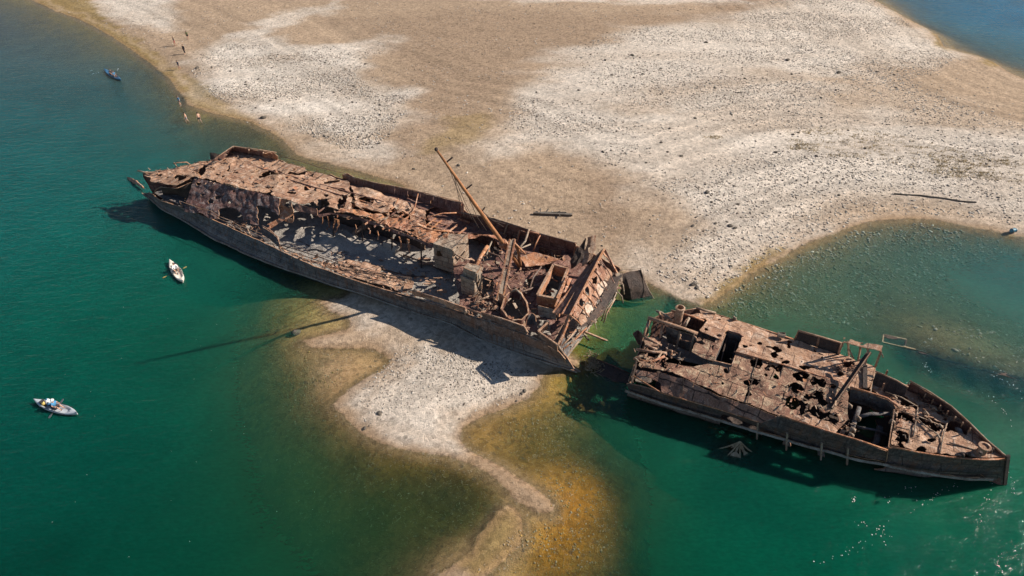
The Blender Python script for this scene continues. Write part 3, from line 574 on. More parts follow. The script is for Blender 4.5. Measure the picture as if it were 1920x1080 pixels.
# stern deck and the upper deck strip
plate('stern_deck', [(259, 322, 4.0), (300, 321, 4.1), (342, 313, 4.3), (398, 302, 4.6), (437, 282, 4.8), (470, 305, 4.8), (480, 362, 5.0), (420, 347, 5.0), (362, 331, 4.9), (332, 350, 4.3), (291, 345, 4.1)], TANR, M, cell=.2, rough=.09, jag=.35, nh=[(.32, .6), (.46, 1.9)], seed=1,
      holes=[[(372, 318), (388, 313), (384, 330), (376, 335)], [(425, 322), (440, 305), (446, 310), (432, 325)], ell(300, 328, 6, 2), ell(372, 325, 5, 2.5), ell(410, 330, 5, 2)])
plate('upper_deck', [(437, 283, 4.9), (515, 298, 4.9), (570, 314, 4.8), (640, 335, 4.7), (655, 340, 4.7), (664, 398, 4.9), (618, 391, 5.0), (560, 382, 5.1), (525, 371, 5.1), (440, 351, 5.1), (420, 345, 5.1)], TANR, M, cell=.2, rough=.08, jag=.2, nh=[(.33, .6), (.46, 1.9)], seed=2,
      holes=[[(568, 300), (590, 313), (588, 324), (574, 322)], [(542, 322), (560, 325), (575, 321), (573, 327), (555, 330), (540, 327)], [(606, 340), (640, 336), (636, 341), (608, 344)], [(595, 374), (612, 372), (618, 386), (612, 398), (597, 392)], ell(505, 352, 8, 2), ell(470, 345, 4, 2.5), ell(545, 362, 9, 2), ell(430, 340, 4, 2), ell(612, 366, 7, 2), ell(640, 356, 7, 3), ell(575, 345, 3, 1.5)])
for a, b in (((520, 330, 4.95), (640, 366, 4.95)), ((600, 345, 4.9), (720, 378, 4.9)), ((470, 310, 4.95), (560, 334, 4.95))): bar('deck_seam', a, b, .09, MAROON, M)
# side wall hanging from the upper deck edge
wall('deckhouse_wall', [[(362, 332, 4.9), (420, 346, 5.0), (480, 360, 5.05), (525, 372, 5.05)], [(352, 366, 3.4), (410, 380, 3.6), (480, 396, 3.6), (527, 408, 3.6)], [(343, 398, 2.2), (404, 418, 2.1), (470, 424, 2.3), (520, 436, 2.3)]], PEEL, M, cell=.14, rough=.12, jag=(.05, .45, .3, .3), thick=.05, seed=7,
     holes=[ell(381, 365, 4, 4), ell(408, 369, 5, 3), ell(394, 377, 4, 4), ell(451, 384, 3.5, 3), ell(430, 379, 3, 3), ell(373, 345, 5, 3), [(410, 392), (424, 388), (445, 392), (452, 400), (456, 416), (470, 412), (474, 424), (470, 450), (400, 450), (406, 418), (412, 400)], [(484, 388), (500, 390), (522, 402), (530, 430), (520, 450), (486, 440)], ell(438, 358, 3, 2), ell(465, 402, 4, 3)])
wall('torn_flap', [[(523, 372, 5.0), (538, 374, 5.0), (551, 380, 5.0)], [(524, 398, 3.9), (538, 402, 3.8), (551, 410, 3.7)], [(526, 412, 3.3), (540, 418, 3.1), (548, 420, 3.1)]], ORANGE, M, cell=.12, rough=.15, jag=(.1, .35, .1, .3), seed=8, holes=[ell(541, 384, 5, 6), ell(546, 404, 3, 4)])
wall('deckhouse_wall', [[(553, 381, 5.05), (575, 387, 5.05), (596, 391, 5.0)], [(553, 397, 4.4), (575, 402, 4.4), (597, 409, 4.2)]], MAROON, M, cell=.14, rough=.08, jag=(.05, .25, .1, .1), seed=9)
wall('deck_edge_girder', [[(596, 402, 4.7), (618, 399, 4.8), (660, 404, 4.8), (700, 415, 4.8), (775, 444, 4.7), (812, 460, 4.6)], [(598, 409, 4.4), (620, 405, 4.5), (660, 411, 4.5), (700, 422, 4.5), (775, 452, 4.4), (812, 468, 4.3)]], MAROON, M, cell=.14, rough=.08, jag=(0, .22, .1, .1), seed=10)
# ragged middle of the upper deck
plate('ragged_deck', [(618, 392, 4.85), (660, 393, 4.85), (700, 398, 4.8), (760, 412, 4.75), (800, 426, 4.7), (850, 440, 4.6), (840, 452, 4.6), (812, 459, 4.65), (775, 443, 4.7), (700, 413, 4.8), (640, 402, 4.85)], ORANGE, M, cell=.16, rough=.2, jag=.35, nh=(.46, .9), seed=4)
plate('ragged_deck', [(655, 345, 4.6), (700, 358, 4.55), (765, 378, 4.5), (800, 392, 4.4), (800, 424, 4.5), (740, 408, 4.6), (664, 392, 4.75)], TANR, M, cell=.17, rough=.2, jag=.35, nh=(.55, .7), seed=5,
      holes=[[(625, 375), (668, 388), (700, 402), (690, 408), (640, 397)], [(672, 372), (702, 376), (700, 383), (676, 380)], [(735, 392), (765, 396), (770, 410), (745, 412), (728, 402)], [(762, 372), (782, 370), (786, 380), (765, 380)]])
plate('bulwark_deck_strip', [(640, 336, 4.4), (700, 352, 4.3), (760, 366, 4.2), (820, 385, 3.9), (800, 396, 3.9), (740, 377, 4.2), (690, 362, 4.3), (650, 350, 4.4)], MAROON, M, cell=.2, rough=.08, jag=.15, seed=6, nh=(.6, .8))
plate('sunken_deck_plate', [(812, 384, 3.6), (866, 396, 3.5), (905, 412, 3.4), (945, 428, 3.4), (925, 438, 3.1), (885, 440, 3.1), (845, 436, 3.1), (812, 424, 3.3), (800, 408, 3.4)], MAROON, M, cell=.2, rough=.08, jag=.12, seed=7, sag=.12)
for k in range(15):                                      # deck beams laid bare
    t = (k + random.uniform(-.35, .35)) / 14; n_ = W(600 + 235 * t, 398 + 64 * t, 4.6); f_ = n_ + np.array((*AX1, 0)) * (5.4 - 1.2 * t) + (0, 0, -.3)
    if random.random() < .85: MB().beam(n_, f_, .1, .16).build('deck_beam', ORANGE if k % 3 else MAROON, M)
for k in range(3):
    a = W(640 + 6 * k, 366 + 14 * k, 4.62); b = W(842 + 8 * k, 424 + 12 * k, 4.3); MB().beam(a, b, .1, .14).build('deck_stringer', ORANGE, M)
for k in range(15):                                      # strips that hang from the girder
    t = random.random(); p = W(600 + 212 * t, 402 + 60 * t, 4.5); L = random.uniform(.4, 1.6)
    MB().tube([p, p + (random.uniform(-.2, .2), random.uniform(-.2, .1), -L * .6), p + (random.uniform(-.4, .3), random.uniform(-.4, .1), -L)], random.uniform(.03, .08), 5).build('hanging_strip', ORANGE, M)
for x, y in ((626, 410), (680, 418), (735, 436), (790, 460)): bar('pillar', (x, y - 4, 4.6), (x, y + 44, 1.3), .14, DARKM, M)
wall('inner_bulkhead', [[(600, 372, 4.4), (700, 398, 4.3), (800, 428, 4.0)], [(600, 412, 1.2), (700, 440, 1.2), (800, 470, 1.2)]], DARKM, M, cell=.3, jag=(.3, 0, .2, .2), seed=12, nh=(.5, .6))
# bulwarks of the far side, stern cage
wall('stern_bulwark', [[(400, 300, 5.4), (418, 288, 5.8), (437, 275, 6.0), (475, 280, 6.0), (517, 287, 5.7)], [(404, 306, 4.8), (420, 297, 4.8), (438, 285, 4.85), (475, 291, 4.85), (515, 300, 4.8)]], MAROON, M, cell=.14, rough=.06, jag=(.1, .05, .2, .3), seed=13, holes=[ell(412, 299, 4, 3), ell(427, 288, 4, 3)])
for x, y in ((438, 283), (467, 289), (494, 294)): bar('bulwark_stay', (x, y, 4.9), (x, y - 8, 6.0), .16, TANR, M)
bent('bulwark_rim', [(396, 302, 5.3), (418, 287, 5.85), (437, 274, 6.02), (475, 279, 6.02), (518, 286, 5.75)], .06, TANR, M)
wall('torn_flap', [[(495, 288, 5.9), (508, 284, 6.0), (521, 294, 5.7)], [(494, 296, 4.9), (508, 300, 4.9), (521, 302, 4.8)]], ORANGE, M, cell=.1, rough=.15, jag=(.3, .1, .1, .2), seed=14, holes=[ell(502, 291, 2, 2)])
wall('torn_flap', [[(393, 285, 5.4), (402, 286, 5.4), (414, 288, 5.3)], [(394, 300, 4.6), (404, 302, 4.6), (412, 302, 4.6)]], DARKM, M, cell=.12, rough=.1, jag=(.2, .1, .1, .1), seed=15)
bent('curled_strip', [(326, 307, 5.0), (332, 305, 5.1), (350, 304, 5.1), (356, 308, 4.8), (352, 312, 4.5)], .06, ORANGE, M); bent('curled_strip', [(326, 304, 5.1), (331, 312, 4.6), (336, 316, 4.4)], .05, TANR, M)
bent('curled_strip', [(258, 320, 4.3), (270, 323, 4.2), (285, 325, 4.3), (300, 326, 4.2)], .09, TANR, M); bent('curled_strip', [(366, 306, 4.9), (375, 303, 5.1), (392, 305, 4.9)], .07, TANR, M)
plate('rudder_horn', [(237, 331, .0), (250, 334, .35), (266, 345, .5), (272, 356, .3), (262, 352, .1), (245, 342, -.1)], TANR, M, cell=.12, rough=.06, jag=.12, thick=.2, seed=8)
plate('stern_platform', [(287, 362, 2.4), (303, 350, 2.5), (330, 353, 2.4), (350, 360, 2.3), (345, 385, 2.2), (310, 378, 2.3)], HULLG, M, cell=.2, rough=.08, jag=.2, seed=9, holes=[[(308, 352), (330, 353), (322, 362), (308, 360)]])
bent('curled_strip', [(289, 361, 2.6), (292, 356, 3.1), (304, 349, 3.5), (305, 358, 2.9)], .08, TANR, M)
wall('stern_inner_wall', [[(300, 350, 3.9), (332, 352, 4.0), (360, 338, 4.4)], [(306, 366, 2.3), (332, 366, 2.3), (354, 374, 2.3)]], DARKM, M, cell=.25, jag=(.2, .1, .1, .1), seed=16)
for i in range(9):                                        # far side rail behind the upper deck
    x = 525 + i * 14; y = 297 + i * 3.9
    if i in (0, 1, 3, 5, 6, 8): bar('rail_post', (x, y + 4, 4.8), (x, y + 3, 5.7), .07, MAROON, M)
bent('far_rail', [(522, 292, 5.7), (560, 301, 5.6), (600, 314, 5.5), (650, 326, 5.3)], .03, MAROON, M, 5)
wall('bulwark', [[(640, 325, 5.2), (652, 324, 5.5), (664, 330, 5.3)], [(642, 336, 4.5), (655, 338, 4.5), (664, 341, 4.5)]], ORANGE, M, cell=.1, rough=.1, jag=(.2, .05, .1, .1), seed=17)
wall('bulwark', [[(648, 330, 5.1), (700, 343, 5.1), (760, 354, 5.1), (822, 369, 5.1), (868, 380, 5.0)], [(650, 344, 4.3), (700, 356, 4.3), (760, 370, 4.2), (822, 390, 4.0), (866, 403, 3.7)]], MAROON, M, cell=.18, rough=.05, jag=(.06, .05, .1, .1), seed=18, holes=[[(762, 362), (788, 368), (790, 378), (768, 374)], ell(810, 378, 3, 3)])
bent('bulwark_rim', [(648, 329, 5.12), (700, 342, 5.12), (760, 353, 5.12), (822, 368, 5.12), (868, 379, 5.02)], .06, TANR, M)
for i in range(9): x = 668 + i * 24; y = 336 + i * 5.6; bar('bulwark_stay', (x, y, 5.05), (x - 1, y + 15, 4.2), .07, MAROON, M)
wall('bulwark', [[(864, 399, 4.7), (927, 411, 4.7), (965, 423, 4.7), (1013, 439, 4.6), (1082, 457, 4.5)], [(862, 410, 3.5), (927, 428, 3.4), (965, 440, 3.3), (1013, 455, 3.2), (1082, 474, 3.0)]], MAROON, M, cell=.18, rough=.06, jag=(.08, .1, .1, .2), seed=19, holes=[ell(1031, 453, 3, 2), ell(985, 441, 4, 3)], nh=(.72, .8))
bent('bulwark_rim', [(864, 398, 4.72), (927, 410, 4.72), (965, 422, 4.72), (1013, 438, 4.62), (1082, 456, 4.52)], .05, HULLB, M)
wall('torn_flap', [[(863, 382, 5.0), (866, 379, 5.1), (870, 382, 5.0)], [(863, 398, 4.0), (866, 399, 4.0), (870, 399, 4.0)]], ORANGE, M, cell=.1, rough=.1, jag=(.1, .1, .05, .05), seed=20)
# near side deck walk
walk = [(505, 455, 1.9), (560, 478, 1.95), (590, 487, 1.95), (640, 498, 1.95), (700, 505, 2.0), (750, 520, 2.05), (779, 528, 2.1), (776, 541, 2.2), (755, 550, 2.25), (695, 532, 2.2), (643, 515, 2.15), (590, 496, 2.15), (525, 467, 2.1)]
plate('side_deck', walk, TANR, M, cell=.15, rough=.1, jag=.3, seed=11, nh=(.66, .8))
plate('side_deck', [(625, 488, 1.75), (660, 486, 1.8), (700, 492, 1.8), (722, 500, 1.8), (714, 514, 1.9), (690, 516, 1.95), (640, 505, 1.9)], TANR, M, cell=.15, rough=.12, jag=.4, seed=12, nh=(.45, .9))
plate('side_deck', [(300, 378, 2.1), (341, 388, 2.1), (398, 410, 2.05), (440, 428, 2.0), (490, 450, 2.0), (515, 452, 1.9), (460, 422, 1.9), (400, 398, 2.0), (345, 372, 2.1)], HULLG, M, cell=.2, rough=.1, jag=.25, seed=13, nh=(.5, .8))
for (x, y, rx, ry) in ((735, 518, 9, 3), (752, 543, 6, 2), (776, 546, 14, 3), (800, 534, 9, 2), (806, 526, 12, 4), (830, 545, 10, 3), (795, 487, 14, 4), (800, 494, 18, 3), (780, 502, 6, 2), (820, 520, 13, 1.6), (690, 478, 4, 1.2), (670, 484, 5, 1.2)):
    plate('loose_plate', [(a, b, 2.0 if y > 500 else 1.7) for a, b in ell(x, y, rx, ry, 8)], TANR, M, cell=.12, rough=.08, jag=.08, seed=int(x), thick=.06)
rail_line([(341, 387, 2.3), (398, 409, 2.2), (440, 428, 2.2), (492, 449, 2.2)], .9, 1.6, M, TANR)
rail_line([(520, 462, 2.0), (560, 472, 2.0), (600, 488, 2.0), (650, 505, 2.0), (700, 520, 2.1), (770, 530, 2.1)], .8, 1.9, M, HULLB)
bent('fallen_rail', [(522, 458, 2.5), (545, 465, 2.6), (600, 482, 2.3), (650, 501, 2.3), (700, 512, 2.3), (772, 522, 2.4)], .045, DARKM, M); bent('fallen_rail', [(524, 464, 2.2), (600, 490, 2.2), (660, 509, 2.2), (772, 526, 2.2)], .04, DARKM, M)
wall('leaning_brace', [[(546, 396, 4.0), (520, 411, 3.4), (495, 424, 2.9)], [(551, 403, 3.8), (527, 417, 3.2), (505, 430, 2.7)]], ORANGE, M, cell=.12, rough=.04, jag=(.05, .05, .05, .05), seed=21, holes=[ell(501, 424, 3, 2)])
wall('gunwale_gusset', [[(491, 424, 3.1), (506, 432, 3.0), (520, 446, 2.7), (526, 462, 2.3)], [(491, 440, 2.2), (505, 448, 2.2), (516, 458, 2.2), (525, 465, 2.1)]], HULLG, M, cell=.12, rough=.04, jag=(.1, .05, .05, .05), seed=22)
bent('gusset_rim', [(491, 423, 3.15), (506, 431, 3.05), (521, 445, 2.75), (524, 458, 2.4), (527, 470, 2.1)], .06, TANR, M)
wall('raised_bulwark', [[(773, 546, 3.0), (820, 560, 3.1), (872, 578, 3.3), (880, 584, 3.1)], [(773, 552, 2.5), (820, 567, 2.6), (872, 586, 2.8), (880, 591, 2.7)]], TANR, M, cell=.12, rough=.05, jag=(.08, .0, .1, .1), seed=23)
wall('raised_bulwark', [[(903, 588, 3.5), (940, 598, 3.6), (983, 613, 3.6), (990, 622, 3.4)], [(905, 596, 3.0), (940, 608, 3.0), (983, 623, 3.1), (990, 628, 3.0)]], HULLB, M, cell=.12, rough=.05, jag=(.08, .0, .1, .1), seed=24)
for L in ([(773, 545, 3.05), (820, 559, 3.15), (872, 577, 3.35), (879, 590, 2.8)], [(903, 587, 3.55), (940, 597, 3.65), (983, 612, 3.65), (990, 624, 3.2)], [(878, 580, 3.3), (905, 589, 3.3), (930, 596, 3.3)]): bent('gunwale_rim', L, .08, TANR, M)
# long hose-like pipe and a boiler remnant on the silt
bent('bent_duct', [(697, 424, 2.6), (680, 426, 2.6), (668, 434, 2.3), (662, 446, 1.8)], .32, HULLB, M, 10)
wall('concrete_block', [WL([(721, 452, 2.6), (735, 456, 2.6), (746, 464, 2.6)]), WL([(720, 472, 1.5), (735, 476, 1.5), (744, 480, 1.5)])], SILT, M, cell=.15, rough=.05, thick=.5, jag=(0, 0, 0, 0), seed=25)
bent('buried_pipe', [(668, 450, 1.75), (700, 460, 1.7), (730, 472, 1.6), (760, 490, 1.5)], .22, SILT, M, 8)
# ---- small deckhouse amidships
def house(root, top, zt, zb, holes_front, matr, matw, seed, winx=None):
    h = plate('house_roof', [(x, y, zt) for x, y in top], matr, root, cell=.1, rough=.06, jag=.06, nh=(.5, 1.4), seed=seed, thick=.08)
    n = len(top)
    for i in range(n):
        a = W(*top[i], zt); b = W(*top[(i + 1) % n], zt); c = (a + b) / 2; r1 = np.array([a, c, b]); r2 = r1.copy(); r2[:, 2] = zb
        wall('house_wall', [r1 - (0, 0, .04), r2], matw, root, cell=.12, rough=.04, jag=(0, .15, 0, 0), seed=seed + i, holes=holes_front if i == n - 1 else (), nh=(.38, 1.0) if i in (1, 2) else None)
house(M, [(813, 458), (832, 437), (877, 440), (848, 469)], 4.8, 2.0, [[(819, 468), (828, 471), (829, 480), (820, 477)]], CABIN, CABIN, 31)
for a, b in (((813, 457, 4.9), (848, 468, 4.9)), ((848, 468, 4.9), (877, 439, 4.9)), ((850, 470, 4.8), (848, 502, 2.2)), ((858, 462, 4.7), (858, 490, 2.2)), ((868, 452, 4.7), (867, 476, 2.4)), ((848, 500, 2.2), (872, 470, 4.4))): bar('house_edge', a, b, .12, CABIN, M)
house(M, [(864, 517), (874, 500), (903, 508), (889, 527)], 4.6, 2.4, [], CABIN, CABIN, 41)
house(M, [(869, 500), (877, 492), (903, 498), (893, 512)], 5.6, 4.5, [], CABIN, CABIN, 47)
for a, b in (((889, 528, 4.5), (905, 502, 4.6)), ((888, 528, 4.5), (889, 556, 2.4)), ((903, 512, 5.4), (900, 548, 2.6)), ((893, 512, 5.6), (889, 528, 4.6)), ((864, 517, 4.7), (889, 528, 4.7))): bar('house_edge', a, b, .13, CABIN, M)
# ---- machinery deck between midships and the break
plate('machinery_deck', [(880, 583, 2.7), (905, 593, 2.8), (950, 607, 2.8), (1000, 625, 2.8), (1040, 640, 2.8), (1056, 610, 3.0), (1100, 520, 3.0), (1105, 480, 3.0), (1060, 468, 3.0), (1000, 452, 3.1), (940, 434, 3.2), (885, 440, 3.2), (850, 505, 2.6), (855, 545, 2.6), (860, 572, 2.6)], MAROON, M, cell=.17, rough=.10, jag=.25, seed=14, nh=(.52, .6),
      holes=[[(872, 448), (885, 440), (925, 446), (940, 470), (928, 490), (905, 492), (885, 485), (866, 492), (862, 470)], [(893, 524), (905, 516), (925, 522), (928, 545), (915, 556), (895, 550)], [(940, 585), (948, 565), (962, 556), (975, 560), (984, 575), (988, 596), (978, 606), (955, 606), (942, 600)], [(882, 565), (905, 568), (915, 580), (905, 588), (880, 580)], [(1037, 511), (1064, 518), (1041, 575), (1007, 568)], [(950, 430), (975, 438), (970, 450), (950, 448)], [(1012, 460), (1050, 468), (1060, 490), (1030, 486), (1010, 474)], [(1005, 600), (1030, 606), (1035, 630), (1012, 622)], [(985, 520), (1000, 522), (1000, 535), (985, 533)], ell(1000, 585, 8, 6)])
plate('tilted_deck_plate', [(974, 482, 3.6), (1002, 472, 3.8), (1044, 485, 3.6), (1056, 487, 3.5), (1018, 500, 3.3), (985, 502, 3.4)], ORANGE, M, cell=.12, rough=.06, jag=.08, seed=15, holes=[[(1019, 481), (1029, 482), (1027, 488), (1017, 486)]])
plate('tilted_deck_plate', [(952, 502, 3.5), (965, 504, 3.6), (990, 512, 3.3), (985, 514, 3.2), (955, 507, 3.4)], ORANGE, M, cell=.1, rough=.05, jag=.05, seed=16)
plate('tilted_deck_plate', [(875, 436, 3.9), (930, 440, 3.9), (960, 452, 3.8), (940, 455, 3.7), (900, 447, 3.7), (870, 447, 3.8)], ORANGE, M, cell=.14, rough=.12, jag=.25, nh=(.35, 1.1), seed=17)
# round hatch collar
cw = WL([(x, y, 3.0) for x, y in [(940, 590), (946, 568), (960, 555), (976, 558), (987, 576), (990, 598), (978, 610), (955, 610), (940, 590)]])
wall('round_coaming', [cw + (0, 0, .7), cw - (0, 0, .1)], MAROON, M, cell=.15, rough=.06, jag=(.12, 0, 0, 0), thick=.12, seed=26)
wall('coaming_rim', [cw * 1.0 + (0, 0, .72), cw + (.15, .2, .78)], ORANGE, M, cell=.15, rough=.05, jag=(.1, .1, 0, 0), thick=.08, seed=27)
# rectangular hatch
hw = WL([(x, y, 3.1) for x, y in [(1037, 511), (1064, 518), (1041, 575), (1007, 568), (1037, 511)]])
wall('hatch_coaming', [hw + (0, 0, .9), hw - (0, 0, .2)], ORANGE, M, cell=.13, rough=.04, jag=(.06, 0, 0, 0), thick=.12, seed=28)
for k in range(4): MB().beam(hw[k] + (0, 0, .95), hw[k + 1] + (0, 0, .95), .22, .12).build('hatch_rim', TANR, M)
wall('hatch_side', [[(1007, 572, 3.9), (1022, 576, 3.9), (1042, 580, 3.9)], [(1010, 596, 2.8), (1025, 600, 2.8), (1044, 604, 2.8)]], CABIN, M, cell=.12, rough=.04, jag=(.05, .15, .05, .05), seed=29)
# the tilted deckhouse at the break
BLEACH = rust('bleached_rust', (.50, .40, .32), (.42, .25, .16), (.12, .06, .04), (.66, .58, .50), seam=None, lightamt=.8)
RUSTP = rust('peeling_rust', (.40, .21, .13), (.27, .135, .09), (.08, .04, .03), (.58, .45, .36), seam=(1.7, 1.0), lightamt=.8)
A1, B1, C1, D1 = W(1106, 494, 4.6), W(1133, 468, 5.6), W(1070, 590, 5.2), W(1037, 586, 4.2)
wall('break_house_roof', [np.array([A1, (A1 + D1) / 2, D1]), np.array([B1, (B1 + C1) / 2, C1])], MAROON, M, cell=.14, rough=.08, jag=(.1, .05, .1, .1), seed=50, nh=(.6, 1))
wall('break_house_wall', [[(1133, 469, 5.6), (1100, 530, 5.4), (1068, 592, 5.1)], [(1142, 484, 4.9), (1110, 541, 4.75), (1076, 597, 4.6)], [(1149, 497, 4.1), (1116, 554, 4.0), (1083, 603, 4.0)]], RUSTP, M, cell=.11, rough=.12, jag=(.06, .5, .3, .25), seed=51, nh=[(.50, .7), (.6, 2.0)],
     holes=[[(1110, 522), (1118, 518), (1122, 532), (1112, 536)], [(1096, 542), (1103, 538), (1101, 554), (1094, 553)], [(1088, 560), (1097, 565), (1093, 576), (1085, 572)], [(1128, 476), (1140, 486), (1150, 510), (1138, 506), (1129, 494)], ell(1124, 498, 3, 3)])
for k_, (cs_, mt_) in enumerate((([(1131, 496, 4.3), (1122, 514, 4.2), (1135, 530, 3.2), (1147, 512, 3.2)], TANR), ([(1122, 516, 4.2), (1112, 534, 4.1), (1122, 556, 3.0), (1135, 532, 3.1)], BLEACH), ([(1112, 536, 4.1), (1102, 554, 4.0), (1110, 578, 3.0), (1122, 558, 3.0)], RUSTP), ([(1102, 556, 4.0), (1093, 572, 4.0), (1098, 596, 3.0), (1110, 580, 3.0)], BLEACH), ([(1092, 574, 4.0), (1082, 590, 4.0), (1086, 608, 3.1), (1098, 598, 3.0)], TANR))):
    q4 = WL(cs_) + (.22, -.25, -.05 + .12 * (k_ % 2)); wall('bleached_plate', [np.array([q4[0], (q4[0] + q4[1]) / 2, q4[1]]), np.array([q4[3], (q4[3] + q4[2]) / 2, q4[2]])], mt_, M, cell=.1, rough=.14, jag=(.15, .3, .15, .15), seed=300 + k_)
for k_ in range(7):
    t_ = k_ / 6; p0 = W(1133, 468, 5.62) * (1 - t_) + W(1069, 592, 5.12) * t_; p1 = W(1156, 514, 3.1) * (1 - t_) + W(1092, 611, 2.9) * t_ + (random.uniform(-.2, .2), random.uniform(-.2, .2), random.uniform(-.2, .2))
    MB().tube([p0 + (.1, -.1, .05), (p0 + p1) / 2 + (.14, -.2, .12), p1], .06, 5).build('wall_rib', random.choice([ORANGE, TANR, MAROON]), M)
for k_ in range(9):
    x_ = random.uniform(1080, 1160); y_ = 610 - (x_ - 1080) * 1.15; p_ = W(x_, y_, 2.9); MB().tube([p_, p_ + (random.uniform(0, .5), random.uniform(-.4, 0), -.7), p_ + (random.uniform(-.2, .8), random.uniform(-.6, .1), random.uniform(-2.2, -1.3))], random.uniform(.04, .08), 5).build('hanging_strip', random.choice([CABIN, TANR]), M)
for a, b in (((1133, 467, 5.7), (1069, 592, 5.2)), ((1106, 493, 4.7), (1133, 467, 5.7)), ((1104, 497, 4.6), (1037, 587, 4.2)), ((1120, 480, 5.1), (1054, 590, 4.7)), ((1133, 468, 5.6), (1157, 512, 3.4)), ((1068, 592, 5.1), (1046, 648, 3.0)), ((1044, 560, 4.2), (1062, 522, 4.4)), ((1064, 519, 4.2), (1041, 576, 4.2))): bar('house_edge', a, b, .16, ORANGE, M)
wall('ladder_girder', [[(1066, 520, 4.4), (1058, 545, 4.3), (1044, 592, 4.0)], [(1074, 523, 4.2), (1064, 548, 4.1), (1048, 596, 3.8)]], ORANGE, M, cell=.1, rough=.03, jag=(.04, .04, .04, .04), seed=53, holes=[ell(1064, 536, 2, 4), ell(1058, 552, 2, 4), ell(1052, 568, 2, 4), ell(1048, 582, 2, 4)])
wall('break_lower_plate', [[(1143, 512, 3.0), (1168, 512, 2.9), (1158, 536, 2.5)], [(1122, 572, 2.8), (1140, 566, 2.5), (1150, 556, 2.3)], [(1080, 616, 2.8), (1100, 612, 2.4), (1128, 590, 2.1)]], DARKM, M, cell=.16, rough=.08, jag=(.1, .25, .1, .2), seed=54)
wall('torn_flap', [[(1101, 437, 6.6), (1109, 441, 6.4), (1117, 441, 6.3)], [(1094, 470, 4.8), (1106, 470, 5.0), (1118, 464, 5.2)], [(1090, 500, 3.6), (1100, 492, 4.2), (1108, 485, 4.5)]], TANR, M, cell=.1, rough=.12, jag=(.35, .1, .2, .2), seed=55, holes=[ell(1104, 470, 2, 5)])
wall('torn_flap', [[(1100, 442, 6.2), (1085, 462, 5.2), (1066, 486, 4.0)], [(1096, 480, 4.0), (1086, 496, 3.4), (1070, 506, 3.1)]], DARKM, M, cell=.14, rough=.16, jag=(.4, .2, .2, .2), seed=56)
wall('torn_hull_plate', [[(1158, 511, 3.2), (1176, 509, 2.9), (1190, 505, 2.8), (1202, 504, 2.7)], [(1162, 532, 1.6), (1180, 540, 1.5), (1196, 536, 1.4), (1212, 528, 1.3)], [(1164, 560, -.2), (1185, 566, -.3), (1205, 564, -.3), (1228, 560, -.3)]], DARKM, M, cell=.16, rough=.10, jag=(.25, 0, .1, .25), seed=57, thick=.06)
bent('plate_rim', [(1160, 509, 3.0), (1168, 505, 2.95), (1184, 505, 2.85), (1201, 503, 2.75), (1206, 520, 1.9), (1214, 540, 1.0), (1226, 560, 0)], .05, CABIN, M)
wall('torn_hull_plate', [[(1153, 512, 3.2), (1160, 510, 3.2), (1168, 512, 3.0)], [(1150, 532, 2.2), (1158, 535, 2.0), (1166, 534, 2.0)]], CABIN, M, cell=.1, rough=.12, jag=(.1, .35, .1, .1), seed=58, holes=[ell(1160, 522, 2, 4)])
# hull ends at the break: near corner, frames and shreds
wall('hull_end_plate', [[(1046, 650, 3.0), (1052, 640, 3.0), (1058, 630, 3.1)], [(1060, 682, .6), (1064, 668, .9), (1072, 652, 1.2)]], HULLG, M, cell=.14, rough=.08, jag=(.1, .3, .1, .2), seed=59, holes=[ell(1056, 656, 3, 7)])
bent('hull_end_rim', [(1047, 649, 3.1), (1056, 662, 2.3), (1061, 680, 1.0), (1072, 688, .5), (1088, 697, .1)], .09, CABIN, M)
for L in ([(1050, 648, 3.1), (1058, 625, 3.6), (1068, 600, 4.4)], [(1052, 650, 2.6), (1066, 636, 2.6), (1080, 618, 2.8)], [(1056, 655, 2.0), (1075, 640, 1.8), (1100, 614, 2.2)], [(1068, 600, 3.8), (1080, 592, 3.9), (1086, 602, 3.4), (1078, 612, 3.0)], [(1060, 668, 1.0), (1072, 655, .9), (1085, 640, 1.0)], [(1128, 602, 1.2), (1136, 580, 1.9), (1150, 562, 2.4), (1156, 548, 2.6)], [(1132, 606, .9), (1138, 586, 1.6), (1153, 560, 2.3)], [(1156, 545, 2.4), (1166, 556, 1.6), (1168, 568, .8)], [(1084, 622, 2.0), (1100, 618, 1.4), (1110, 606, 1.4)], [(1076, 634, 1.6), (1092, 624, 1.2), (1100, 630, .5)], [(1160, 518, 2.8), (1168, 535, 1.9), (1170, 552, 1.0)]): bent('torn_frame', L, random.uniform(.06, .1), random.choice([CABIN, ORANGE, TANR]), M)
wall('corner_box', [[(1009, 622, 3.9), (1028, 634, 3.9), (1046, 648, 3.9)], [(1010, 634, 3.0), (1028, 646, 3.0), (1046, 659, 3.0)]], HULLB, M, cell=.12, rough=.03, jag=(.04, .05, 0, 0), seed=60)
wall('corner_box', [[(1009, 622, 3.9), (1018, 612, 3.9), (1027, 606, 3.9)], [(1011, 632, 3.0), (1018, 622, 3.0), (1027, 616, 3.0)]], TANR, M, cell=.12, rough=.03, jag=(.04, .05, 0, 0), seed=61)
for a, b in (((1009, 621, 4.0), (1046, 647, 4.0)), ((1009, 621, 4.0), (1027, 605, 4.0)), ((1046, 647, 4.0), (1056, 628, 4.0))): bar('corner_rim', a, b, .13, TANR, M)
wall('ventilator_cone', [WL([(990, 590, 3.9), (997, 586, 3.9), (1004, 591, 3.9)]), WL([(986, 612, 2.8), (997, 610, 2.8), (1008, 614, 2.8)])], HULLG, M, cell=.12, rough=.08, jag=(.2, .05, .1, .1), seed=62)
for x, y in ((982, 610), (873, 588), (905, 590), (918, 575), (1012, 618)): bent('bollard_stub', [(x, y, 2.8), (x, y - 6, 3.3)], .14, CABIN, M, 8)
